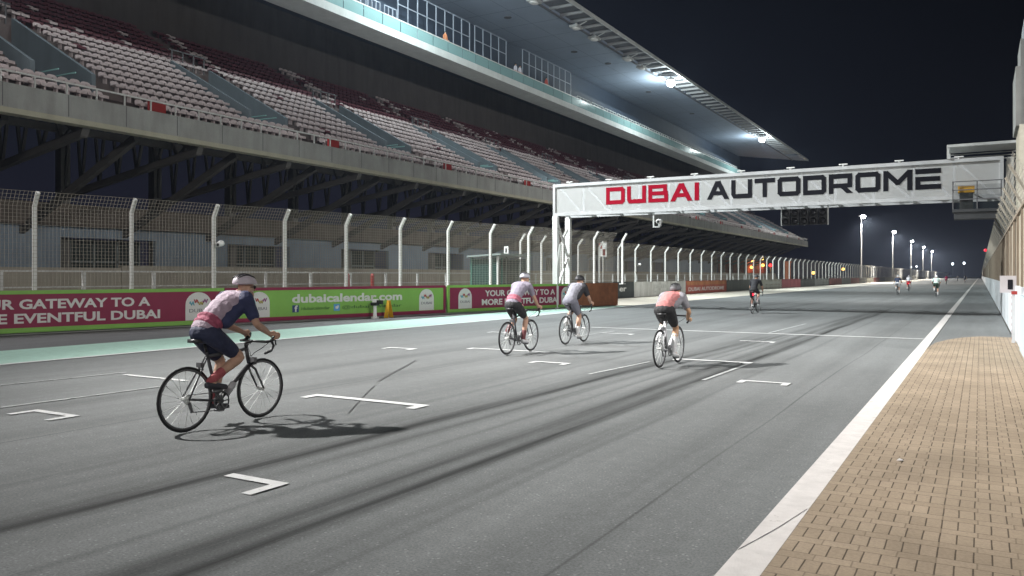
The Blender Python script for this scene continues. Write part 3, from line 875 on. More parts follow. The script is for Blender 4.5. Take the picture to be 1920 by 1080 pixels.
# slim clad tower above the pit wall
tw_ = empty('pit_tower', (1.0, 27, 0), 'pale clad stepped tower rising above the pit wall at the right edge', 'tower')
b = MB(); b.box(.12, 1.6, 0, 3, 3.0, 9.2); b.build('cladding', mat('tower_clad', (.15, .17, .18), .6, .1, 1, stain=.2), tw_)
b = MB(); b.box(-.12, .118, .2, 2.6, 5.9, 7.6); b.box(-.0, .118, .3, 2.4, 7.62, 8.4); b.build('side_panel', mat('tower_side', (.15, .155, .15), .6, .15, 2, stain=.3), tw_)
b = MB()
for k in range(9): b.bar((.05, .0, 3.1 + .33 * k), (.05, 3, 3.3 + .33 * k), .06)
for k in range(5): b.box(-.04, .1, .6 * k, .6 * k + .07, 3.0, 5.9)
b.build('lattice', mat('lattice', (.36, .34, .28), .6, .15), tw_)
b = MB(); b.box(.12, 1.6, 0, 3, 0, 2.99); b.build('base', M['concrete'], tw_)
r = empty('red_lamp', (.9, 187, 0), 'small red signal lamp glowing high over the far pit wall', 'signal lamp')
b = MB(); b.box(-.06, .06, -.06, .06, 0, 6.4); b.build('pole', M['dark_steel'], r)
b = MB(); b.sm = True; b.ball((0, 0, 6.7), .3); b.build('lamp', emit('red_glow', (1, .03, .06), 1.2), r)

# ------------------------------------------------------------------ grandstand
ST = empty('grandstand', (-30, 0, 0), 'long two tier grandstand with cantilevered roof along the left of the track', 'grandstand')
OX = 30.0
class SB(MB):
    """mesh builder in world coordinates; shifts to the grandstand's origin when built"""
    def build(self, name, mats, parent=None, **kw):
        if parent is not None: self.v = [(x + OX, y, z) for x, y, z in self.v]
        return MB.build(self, name, mats, parent, **kw)
YA, YB = -6.0, 170.0
RD, RR, Z0 = .85, .5, 8.45
def rowx(k): return -30.35 - RD * k - (.5 if k >= 10 else 0)
def rowz(k): return Z0 + RR * k
NR = 17
VY = [19.0 + 10.8 * i for i in range(-2, 14)]       # stair openings
VW = 1.25
def prof(rows):
    """stepped top outline for the rows, from front to back"""
    pts = []
    for k in rows:
        pts += [(rowx(k), rowz(k)), (rowx(k + 1), rowz(k))]
    return pts
b = SB()
segs = []
y = YA
for v in VY:
    if v - VW > YB: break
    segs.append((y, v - VW, 0)); segs.append((v - VW, v + VW, 1)); y = v + VW
segs.append((y, YB, 0))
def strip(b, pts, ya, yb, mi=0):
    for (x0, z0), (x1, z1) in zip(pts[:-1], pts[1:]):
        b.add([(x0, ya, z0), (x0, yb, z0), (x1, yb, z1), (x1, ya, z1)], [(0, 1, 2, 3)], mi)
for ya, yb, o in segs:
    if not o:
        strip(b, prof(range(NR)), ya, yb)
    else:
        strip(b, prof(range(0, 2)), ya, yb)
        strip(b, [(rowx(2), rowz(1)), (rowx(9), rowz(1))], ya, yb)
        strip(b, prof(range(9, NR)), ya, yb)
        b.add([(rowx(9), ya, rowz(1) + 2.1), (rowx(9), yb, rowz(1) + 2.1), (rowx(9), yb, rowz(9)), (rowx(9), ya, rowz(9))], [(0, 1, 2, 3)])
# underside of the terrace
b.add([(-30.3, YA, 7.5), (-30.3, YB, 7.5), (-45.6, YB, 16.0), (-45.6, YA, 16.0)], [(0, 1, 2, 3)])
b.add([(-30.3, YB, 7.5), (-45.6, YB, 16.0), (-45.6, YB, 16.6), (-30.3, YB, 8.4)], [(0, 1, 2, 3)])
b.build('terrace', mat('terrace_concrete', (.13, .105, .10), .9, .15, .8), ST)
for v in VY:
    if v - VW > YB or v < YA: continue
    b = SB()
    for sg in (-1, 1):
        yy = v + sg * VW
        b.prism([(rowx(2) + .1, rowz(1) - .1), (rowx(2) + .1, rowz(2) + .55), (rowx(9) + .0, rowz(9) + .35), (rowx(9), rowz(1) - .1)], lambda a, c, d: (a, d, c), yy - .09, yy + .09)
    o = b.build('stairwell', M['parapet'], ST)
    b = SB(); b.box(rowx(9) + .02, rowx(9) + .1, v - VW + .1, v + VW - .1, rowz(1) + 2.15, rowz(1) + 2.9); b.build('exit_sign', M['greenbox'], o)
    b = SB(); b.box(rowx(9) - .06, rowx(9) - .02, v - VW + .1, v + VW - .1, rowz(1), rowz(1) + 2.1); b.build('opening', M['dark'], o)  # dark panel stands in for the unlit passage behind
    b = SB()
    for dy in (-.35, .35):
        b.tube([(rowx(2) + .3, v + dy, rowz(1) + .9), (rowx(6), v + dy, rowz(1) + .95), (rowx(9) + .2, v + dy, rowz(1) + 1.9)], .035, 5)
    b.build('handrail', mat('rail_teal', (.30, .55, .53), .4, .05), o)
    b = SB()
    for k in range(4):
        yy = v - VW + .2 + (VW * 2 - .4) * k / 3
        b.box(rowx(9) - .3, rowx(9) - .24, yy - .03, yy + .03, rowz(9), rowz(9) + 1.05)
    b.box(rowx(9) - .3, rowx(9) - .24, v - VW, v + VW, rowz(9) + 1.0, rowz(9) + 1.06)
    b.build('guard_rail', M['dark_steel'], o)
# aisle end blocks (red boards on the front edge)
for i, v in enumerate(VY):
    if v < YA or v > YB: continue
    b = SB(); b.box(-30.32, -30.2, v + 2.6, v + 3.4, 8.5, 8.98); b.build('notice_board', M['red'], ST)
b = SB()
yy = YA
b.box(-30.3, -30.0, YA, YB, 7.62, 8.5)
b.build('fascia', M['concrete'], ST)
b = SB()
while yy < YB: b.box(-30.0, -29.995, yy, yy + .03, 7.66, 8.48); yy += 2.4
b.build('panel_joint', M['dark_steel'], ST)
b = SB(); b.box(-30.5, -29.96, YA, YB, 7.42, 7.618); b.build('edge_beam', M['lip'], ST)
b = SB()
yy = YA
while yy < YB: b.box(-30.16, -30.11, yy, yy + .05, 8.5, 8.95); yy += 1.2
b.box(-30.17, -30.1, YA, YB, 8.93, 8.99)
b.build('front_rail', M['post'], ST)
# frames under the terrace
yy = 8.2; i = 0
while yy < YB:
    b = SB()
    b.bar((-30.5, yy, 7.3), (-45, yy, 15.2), .3, .55, up=(0, 0, 1))
    b.bar((-30.6, yy, 7.25), (-41, yy, 5.7), .28, .3)
    for k in range(7):
        t0 = k / 7; t1 = (k + .5) / 7; t2 = (k + 1) / 7
        up_ = lambda q: (-30.5 - 10.5 * q, yy, 7.3 + 5.7 * q)
        dn = lambda q: (-30.6 - 10.4 * q, yy, 7.25 - 1.55 * q)
        b.bar(dn(t0), up_(t1), .12); b.bar(up_(t1), dn(t2), .12)
    b.build('raking_frame', M['strut'], ST)
    b = SB(); b.box(-41.4, -40.9, yy - .25, yy + .25, 0, 12.8); b.build('column', M['concrete_dark'], ST)
    b = SB(); b.bar((-31.2, yy + 2.7, 7.5), (-40.5, yy + 2.7, 3.6), .24, .34); b.build('brace', M['strut'], ST)
    yy += 5.4; i += 1
# long purlins
b = SB()
for k in range(5):
    x = -32.5 - 2.6 * k; b.box(x - .1, x + .1, YA, YB, 7.95 + 1.43 * k - .5, 7.95 + 1.43 * k - .2)
b.build('purlin', M['strut'], ST)
# wall behind the top row, upper deck, roof
b = SB(); b.box(-46.1, -45.6, YA, 158, 15.5, 23.0); b.build('back_wall', mat('back_wall', (.10, .09, .085), .85, .12, .5, stain=.15), ST)
UZ = 18.55
b = SB(); b.prism([(-36, UZ), (-36, UZ + .55), (-36.5, UZ + .55), (-36.5, UZ + .45), (-46.2, UZ + .45), (-46.2, UZ + .9 + .3), (-38.0, UZ + .2), (-38.0, UZ)], lambda a, c, d: (a, d, c), YA, 142) if False else None
b.box(-38.1, -36.0, YA, 142, UZ, UZ + .55); pass
ud = b.build('upper_deck', M['deck'], ST)
b = SB(); b.box(-38.1, -37.9, YA, 142, UZ + .56, 21.6); b.box(-46.4, -38.1, YA, 142, 21.6, 21.8); b.build('rear_wall', M['navy_wall'], ud)
yy = YA
b = SB()
while yy < 141:
    b.box(-36.04, -36.02, yy + .04, yy + 1.96, UZ + .56, UZ + 1.35); yy += 2.0
b.build('balustrade', M['glass_teal'], ud)
b = SB(); b.box(-36.07, -36.0, YA, 142, UZ + 1.35, UZ + 1.42); b.build('handrail', M['post'], ud)
def grid_frame(y0, y1, z0, z1, nx, nz, x=-36.9, name='windscreen', m=None):
    b = SB()
    for i in range(nx + 1):
        yy = y0 + (y1 - y0) * i / nx; b.box(x - .035, x + .035, yy - .035, yy + .035, z0, z1)
    for j in range(nz + 1):
        zz = z0 + (z1 - z0) * j / nz; b.box(x - .03, x + .03, y0, y1, zz - .03, zz + .03)
    return b.build(name, m or mat('frame_grey', (.30, .34, .40), .5, .1), ud)
grid_frame(46.8, 56.4, 19.1, 22.75, 8, 3); grid_frame(57.2, 62.4, 19.1, 22.75, 4, 3); grid_frame(65.4, 75.6, 19.1, 22.75, 8, 3)
for y0, y1 in ((36, 38.2), (38.8, 41), (41.4, 43), (43.2, 44.5), (45, 46.4)): grid_frame(y0, y1, 19.1, 20.9, 3, 2, -36.7, 'railing')
yy = 77
while yy < 140: grid_frame(yy, yy + 3.2, 19.6, 20.6, 4, 2, -36.8, 'railing', M['deck']); yy += 3.6
b = SB(); b.box(-40.7, -40.2, YA, 157, 21.81, 24.6); b.build('upper_wall', M['navy_wall'], ST)
RZ = 24.7
b = SB(); b.prism([(-32.4, YA), (-32.4, 167), (-46, 149), (-46, YA)], lambda a, c, d: (a, c, d), RZ, RZ + .45)
b.prism([(-32.4, 160), (-30.0, 163), (-30.0, 170), (-32.4, 167)], lambda a, c, d: (a, c, d), RZ + .003, RZ + .4)
rf = b.build('roof', M['roof'], ST)
b = SB(); b.box(-30.0, -29.88, YA, 170, RZ - .04, RZ + .3); b.build('roof_edge', M['deck'], rf)
yy = 39.0
cbm = MB(); cbm.box(-2.4, 0, 0, .22, .02, .26); cbm = cbm.mesh('crossbeam', mat('beam_grey', (.34, .35, .36), .6, .1))
while yy < 160:
    o = link_mesh('crossbeam', cbm, rf); o.location = (0, yy, RZ); yy += 2.1
b = SB(); b.box(-32.4, -30.0, YA, 160, RZ + .30, RZ + .34); b.build('catwalk', mat('catwalk', (.16, .17, .19), .7, .15, 3), rf)
b = SB(); b.box(-32.5, -32.3, YA, 167, RZ - .1, RZ - .002); b.build('trim', mat('beam_dark', (.14, .145, .16), .6, .1), rf)
b = SB()
yy = 10.0
while yy < 150: b.box(-45.9, -32.6, yy, yy + .05, RZ - .004, RZ - .001); yy += 4.2
for xx in (-35.5, -38.6): b.box(xx, xx + .04, YA, 150, RZ - .007, RZ - .005)
b.build('soffit_joint', mat('soffit_joint', (.16, .19, .24), .7, .1), rf)
for yy, xx in ((62, -36.5), (75, -36.2), (81, -35.0), (96, -36), (112, -35.5)):
    b = SB(); b.tube([(xx, yy, RZ - .05), (xx, yy, RZ - .001)], .35, 12); b.build('downlight', M['dark_steel'], rf)

# seats
def seat_geo(b, mi=0):
    arc = [(-.20, .44), (-.20, .56), (-.16, .615), (-.08, .64), (.08, .64), (.16, .615), (.20, .56), (.20, .44)]
    b.prism(arc, lambda a, c, d: (d - .12 * (c - .42), a, c), -.20, -.165, mi)
    b.prism([(-.18, .0), (.18, .0), (.22, .06), (.21, .38), (-.21, .38), (-.22, .06)], lambda a, c, d: (.22 - c, a, d - .06 * c), .40, .45, mi)
    b.box(.18, .23, -.2, .2, .33, .44, mi)
    b.box(-.12, .1, -.03, .03, 0, .37, mi)
base_seat = MB(); seat_geo(base_seat)
sw = base_seat.mesh('seat', M['seat_white']); smr = base_seat.mesh('seat', M['seat_maroon'])
sv, sf = base_seat.v, base_seat.f
spots = []
rng = random.Random(3)
th = radians(30.18)
for k in range(NR):
    x = rowx(k) - .45; z = rowz(k)
    y = 12.0
    while y < YB - .6:
        ok = True
        for v in VY:
            if 2 <= k <= 8 and abs(y - v) < VW + .28: ok = False
            if VW < y - v < VW + 1.25 and (k < 2 or k > 8): ok = False
            if 2 <= k <= 8 and VW < y - v < VW + 1.25: ok = False
        if ok:
            d = -x * sin(th) + y * cos(th); u = x * cos(th) + y * sin(th)
            px = 960 + 1510 * u / d
            if k >= 10: c = 1 if (rng.random() < .965) else 0
            else: c = 1 if rng.random() < .008 else 0
            if k >= 10:
                for v in VY:
                    if VW < y - v < VW + 2.6: c = 0 if rng.random() < .55 else 1
            spots.append((d, px, k, x, y, z, c))
        y += .46
vis = sorted([s for s in spots if s[1] > -12 and s[2] < 10])[:300]
vs = set((s[2], s[4]) for s in vis)
for d, px, k, x, y, z, c in vis:
    o = link_mesh('stadium_seat', smr if c else sw)
    o.location = (x, y, z); o.rotation_euler = (rng.uniform(-.02, .02), rng.uniform(-.03, .03), rng.uniform(-.04, .04))
    tag(o, 'pale plastic seat in the lower rows at the near left end of the grandstand', 'stadium seat', 'seats in the lower rows at the near end of the grandstand')
b = MB()
for d, px, k, x, y, z, c in spots:
    if (k, y) in vs: continue
    n = len(b.v)
    jx, jz = rng.uniform(-.02, .02), rng.uniform(-.015, .015)
    b.v += [(p[0] + x + jx, p[1] + y, p[2] + z + jz) for p in sv]
    b.f += [tuple(i + n for i in q) for q in sf]; b.m += [c] * len(sf)
b.build('stadium_seating', [M['seat_white'], M['seat_maroon']], label='pale lower and maroon upper rows of seats filling the rest of the grandstand', cat='seating', kind='stuff')

# ------------------------------------------------------------------ concourse under the stand
cb = empty('concourse_building', (-40, 0, 0), 'slate clad concourse building with dark glazed openings under the grandstand', 'building')
wl = MB(); op = []
y = 8.0
opens = [(13.2, 18.5), (23.6, 29.0), (34.0, 39.2), (44.2, 49.6), (54.8, 60.2), (65.4, 70.6), (76, 81.2), (86.8, 92), (97.4, 102.6), (108, 113.2)]
for a, c in opens:
    wl.box(-.25, 0, y, a, 0, 4.1); wl.box(-.25, 0, a, c, 3.55, 4.1); y = c
wl.box(-.25, 0, y, 138, 0, 4.1); wl.build('wall', M['slate'], cb)
for a, c in opens:
    f = MB(); f.box(-1.6, -1.5, a, c, 0, 3.55); o = f.build('shopfront', mat('shop_dark', (.035, .045, .042), .35, .3, 1.5), cb)
    f = MB()
    n = 4
    for i in range(n + 1):
        yy = a + (c - a) * i / n; f.box(-1.5, -1.42, yy - .05, yy + .05, 0, 3.5)
    f.box(-1.5, -1.42, a, c, 2.3, 2.4)
    f.build('frame', mat('shop_frame', (.20, .23, .23), .5, .1), o)
f = MB(); f.box(-6, .5, 6, 138, 4.105, 5.2); f.build('slab', mat('slab_brown', (.16, .135, .115), .85, .15, .8, stain=.2), cb)
b = MB(); b.box(-36.3, -36.0, 8, 24.2, 0, 1.98); b.box(-36.2, -35.9, 24.2, 168, 0, 2.08)
b.build('boundary_wall', M['beige_wall'], label='low beige wall in front of the slate building behind the near fence', cat='wall')
r = empty('handrail', (-27, 0, 0), 'white pipe handrail on slim posts between the fence and the beige wall', 'handrail')
b = MB(); b.box(-.03, .03, 6, 120, 1.72, 1.78); b.box(-.025, .025, 6, 120, 1.2, 1.24); b.build('rail', M['post'], r)
yy = 14.0
hp = MB(); hp.box(-.05, .05, -.05, .05, 0, 1.72); hpm = hp.mesh('post', M['post'])
while yy < 120:
    o = link_mesh('post', hpm, r); o.location = (0, yy, 0); yy += 2.75
for px_y, lb in ((27.6, 'red bollard behind the fence, left one of the pair'), (29.3, 'red bollard behind the fence, right one of the pair')):
    b = MB(); b.tube([(0, 0, 0), (0, 0, 1.62), (0, 0, 1.7)], [.09, .09, .05], 10)
    o = b.build('bollard', M['red'], label=lb, cat='bollard', group='red bollards behind the fence'); o.location = (-24.6, px_y, 0)
# glazed shelter behind the boards
sh = empty('marshal_shelter', (-21.6, 33.2, 0), 'green glazed shelter behind the boards by the gantry leg', 'shelter')
for x in (0, 1.5):
    for y in (0, 2.9):
        b = MB(); b.box(x - .04, x + .04, y - .04, y + .04, 0, 2.55); b.build('post', M['post'] if x else M['greenbox'], sh)
b = MB(); b.prism([(-.15, 2.5), (1.75, 2.6), (1.75, 2.68), (-.15, 2.58)], lambda a, c, d: (a, d, c), -.2, 3.1); b.build('roof', mat('shelter_roof', (.22, .27, .26), .5, .1), sh)
for y in (0, 2.9):
    b = MB(); b.box(.04, 1.46, y - .012, y + .012, .15, 2.45); b.build('side_glass', M['glass_green'], sh)
b = MB(); b.box(-.012, .012, .05, 2.85, .15, 2.45); b.build('back_glass', M['glass_green'], sh)
r = empty('small_sign', (-20.9, 35.4, 0), 'small white sign plate on a thin pole above the green shelter', 'sign')
b = MB(); b.box(-.025, .025, -.025, .025, 0, 3.1); b.build('pole', M['dark_steel'], r)
b = MB(); b.box(-.13, .13, -.05, -.03, 2.68, 3.1); b.build('plate', M['white'], r)
b = MB(); b.box(-.05, .05, -.056, -.051, 2.78, 3.0); b.build('mark', M['black_letter'], r)

# ------------------------------------------------------------------ floodlights on the roof edge
def floodlight(y, lit, label, power=0, spill=0, col=(1, 1, 1), target=None, x=-31.0, size=110, rad=.25):
    r = empty('floodlight', (x, y, RZ - .45), label, 'floodlight', 'floodlights under the roof edge')
    b = MB(); b.bar((.1, 0, .1), (1.05, 0, .42), .07); b.box(-.1, .1, -.04, .04, .1, .45); b.build('arm', M['steel'], r)
    b = MB(); b.box(-.42, .42, -.6, .6, -.05, .14); b.build('housing', M['steel'], r)
    b = MB(); b.sm = True; b.ball((.0, -.05, -.32), (.5, .58, .42), 16, 10) if lit else b.ball((.0, -.05, -.10), (.34, .5, .1), 14, 8)  # lit ball is oversized, so its shape includes the lamp's glare
    b.build('lamp_glass', emit('flood_glow', (1, 1, 1), 12) if lit else M['white'], r)
    if lit:
        if spill: point(r, (.05, 0, -1.05), spill, col, .3)
        if target: spot(r, (.1, 0, -1.0), (target[0] - x, target[1] - y, -(RZ - .45)), power, col, rad, size, 1.0)
    return r
COOL = (.88, 1.0, 1.0)
f0 = floodlight(0, True, 'lit floodlight under the roof edge, out of the picture nearest the camera', 182000, 1500, (1, .985, .95), (5, 18), size=50, rad=.6)
spot(f0, (.1, .1, -1.0), (10, 17, -23), 20000, (1, .985, .96), .2, 62, 1.0)  # fill beam added to this fixture to brighten the near barrier boards
floodlight(22.5, True, 'lit floodlight under the roof edge, out of the picture before the gantry', 98000, 1500, (.94, 1, 1), (-5, 38), size=92, rad=.14)
floodlight(45, True, 'lit floodlight under the roof edge, out of the picture above the frames', 78000, 4500, COOL, (-8, 76), size=78)
floodlight(90, True, 'dazzling lit floodlight under the roof edge, nearer and larger of the two', 58000, 3000, COOL, (-9, 108), size=90)
floodlight(135, True, 'lit floodlight near the far tip of the roof edge, smaller of the two', 42000, 3000, COOL, (-9, 150), size=110)
for i, (yy, lb) in enumerate(((58.5, 'unlit pale floodlight in the roof edge grating, nearest of the unlit ones'), (66.5, 'unlit pale floodlight, second nearest in the roof edge grating'), (70.5, 'unlit pale floodlight, third nearest in the roof edge grating'),
                             (79, 'unlit pale floodlight, fourth nearest in the roof edge grating'), (83, 'unlit pale floodlight closest before the dazzling lamp'))):
    floodlight(yy, False, lb, x=-31.9)

# softer floodlights on the pit side, inferred from lit boards; unseen masts added
for i, (yy, ty, pw, lb) in enumerate(((-20, 20, 13000, 'pit side flood mast out of the picture behind the camera'), (12, 30, 12000, 'pit side flood mast out of the picture beside the camera'),
                                     (50, 72, 24000, 'pit side flood mast out of the picture past the gantry'), (110, 135, 17000, 'pit side flood mast out of the picture, the farthest one'))):
    r = empty('flood_mast', (9, yy, 0), lb, 'light mast', 'flood masts on the pit side')
    b = MB(); b.tube([(0, 0, 0), (0, 0, 13)], [.2, .12], 8); b.build('pole', M['post'], r)
    b = MB(); b.box(-.3, .3, -.7, .7, 13.01, 13.3); b.build('head', M['steel'], r)
    spot(r, (-.3, 0, 12.6), (-31, ty - yy, .5), pw, (1, .98, .95), .9, 110, 1.0)

# ------------------------------------------------------------------ light poles down the track and far lights
labs = ['tallest lit light pole, first of the row beyond the far fence', 'second lit light pole of the row beyond the far fence', 'third and middle lit light pole of the row beyond the far fence',
        'fourth lit light pole of the row, just before the last', 'smallest and last lit light pole of the row beyond the far fence']
for i, yy in enumerate((205, 283, 362, 440, 519)):
    r = empty('light_pole', (-24.2, yy, 0), labs[i], 'light pole', 'light poles beyond the far fence')
    b = MB(); b.tube([(0, 0, 0), (0, 0, 15.6)], [.17, .11], 8); b.build('pole', M['post'], r)
    b = MB(); b.box(-.5, 1.0, -.14, .14, 15.55, 15.75); b.build('head', M['steel'], r)
    b = MB(); b.sm = True; b.ball((.5, -.3, 15.45), (.5, .45, .42), 12, 8); b.build('lamp', emit('pole_glow', (.95, .95, 1), 60), r)
    spot(r, (.8, -.2, 14.7), (8, -6, 0), 62000, (1, .97, .9), .3, 150, .7)
for i, (X, Y, Z, lb) in enumerate(((-18, 690, 10.5, 'tiny far white light on the horizon, left one of the bright pair'), (-10.5, 690, 11, 'tiny far white light on the horizon, right one of the bright pair'),
                                   (-44, 660, 8, 'faint far light just right of the row of poles'), (-38, 620, 8, 'faint far light between the last pole and the bright pair'))):
    r = empty('distant_lamp', (X, Y, 0), lb, 'street lamp', 'far lamps on the horizon')
    b = MB(); b.box(-.12, .12, -.12, .12, 0, Z); b.build('pole', M['dark_steel'], r)
    b = MB(); b.sm = True; b.ball((0, 0, Z), (.8, .6, .95) if i < 2 else (.5, .5, .6)); b.build('lamp', emit('far_glow', (.85, .93, 1), 5), r)
# lamp lit yard beyond the stand
r = empty('yard_building', (-47, 198, 0), 'dim red fronted building with amber lamps behind the far fence', 'building')
b = MB(); b.box(-6, 0, -11, 11, 0, 5.2); b.build('wall', mat('yard_red', (.34, .055, .03), .8, .2, .4, stain=.3), r)
b = MB(); b.box(-6.3, .3, -11.3, 11.3, 5.21, 5.5); b.build('roof', M['dark_steel'], r)
for yy, zz, s in ((-4, 4.9, .4), (5.5, 5.9, .4), (6.0, 4.2, .4), (-5.5, 3.6, .35)):
    b = MB(); b.sm = True; b.ball((.35, yy, zz), s); b.build('lamp', emit('amber_glow', (1, .55, .12), 4), r); point(r, (1.6, yy, zz - .3), 170, (1, .4, .12), .3)
for X, Y, Z, c, lb in ((-40, 235, 2.4, 'amber', 'low amber yard lamp behind the far fence left of the orange marker'), (-36, 262, 3.6, 'amber', 'amber yard lamp behind the far fence right of the orange marker'), (-45, 205, 4.2, 'red', 'small red yard lamp behind the far fence')):
    r = empty('yard_lamp', (X, Y, 0), lb, 'lamp', 'yard lamps behind the far fence')
    b = MB(); b.box(-.06, .06, -.06, .06, 0, Z); b.build('pole', M['dark_steel'], r)
    b = MB(); b.sm = True; b.ball((0, 0, Z), .45); b.build('lamp', emit('amber_glow', (1, .55, .12), 4) if c == 'amber' else emit('red_glow', (1, .03, .06), 1.2), r)
b = MB(); b.box(-.35, .35, -.35, .35, 0, 3.6); b.box(-.5, .5, -.5, .5, 3.61, 3.8)
o = b.build('marker_post', mat('orange_post', (.5, .13, .04), .6, .1), label='orange marker post glowing among the far fence posts', cat='post'); o.location = (-25.5, 128, 0)


# ------------------------------------------------------------------ people and bicycles
def chain(b, pts, rad, n=10, sub=4):
    """tapering limb: smooth path, round ends"""
    pts = [Vector(p) for p in pts]
    P = []; R = []
    m = len(pts)
    for i in range(m - 1):
        p0 = pts[max(i - 1, 0)]; p1 = pts[i]; p2 = pts[i + 1]; p3 = pts[min(i + 2, m - 1)]
        for k in range(sub):
            t = k / sub
            q = .5 * ((2 * p1) + (p2 - p0) * t + (2 * p0 - 5 * p1 + 4 * p2 - p3) * t * t + (3 * p1 - p0 - 3 * p2 + p3) * t ** 3)
            lin = p1.lerp(p2, t)
            P.append(lin.lerp(q, .5)); R.append(rad[i] * (1 - t) + rad[i + 1] * t)
    P.append(pts[-1]); R.append(rad[-1])
    b.tube(P, R, n)
    b.ball(P[0], R[0] * .99, 10, 6); b.ball(P[-1], R[-1] * .99, 10, 6)


def remesh(b, name, m, voxel, smooth=4, parent=None):
    o = b.build(name + '_raw', m)
    md = o.modifiers.new('r', 'REMESH'); md.mode = 'VOXEL'; md.voxel_size = voxel; md.use_smooth_shade = True
    if smooth:
        sm = o.modifiers.new('s', 'SMOOTH'); sm.iterations = smooth; sm.factor = .5
    dg = bpy.context.evaluated_depsgraph_get()
    me = bpy.data.meshes.new_from_object(o.evaluated_get(dg))
    me.materials.clear(); me.materials.append(m)
    old = o.data
    bpy.data.objects.remove(o); bpy.data.meshes.remove(old)
    me.name = name
    return link_mesh(name, me, parent)


def ik(a, c, l1, l2, hint):
    a = Vector(a); c = Vector(c); d = c - a
    L = min(d.length, (l1 + l2) * .999)
    u = d.normalized()
    x = (l1 * l1 - l2 * l2 + L * L) / (2 * L)
    h = sqrt(max(l1 * l1 - x * x, 0))
    hv = Vector(hint); hv = (hv - u * hv.dot(u)).normalized()
    return a + u * x + hv * h


def person_mats(c, key):
    cl = key == 'cloth'
    return mat(key + '_%02x%02x%02x' % tuple(int(x * 255) for x in c), c, .75 if cl else .55, .16 if cl else .1, 9 if cl else 14, 1.0 if cl else 0, bscale=17)

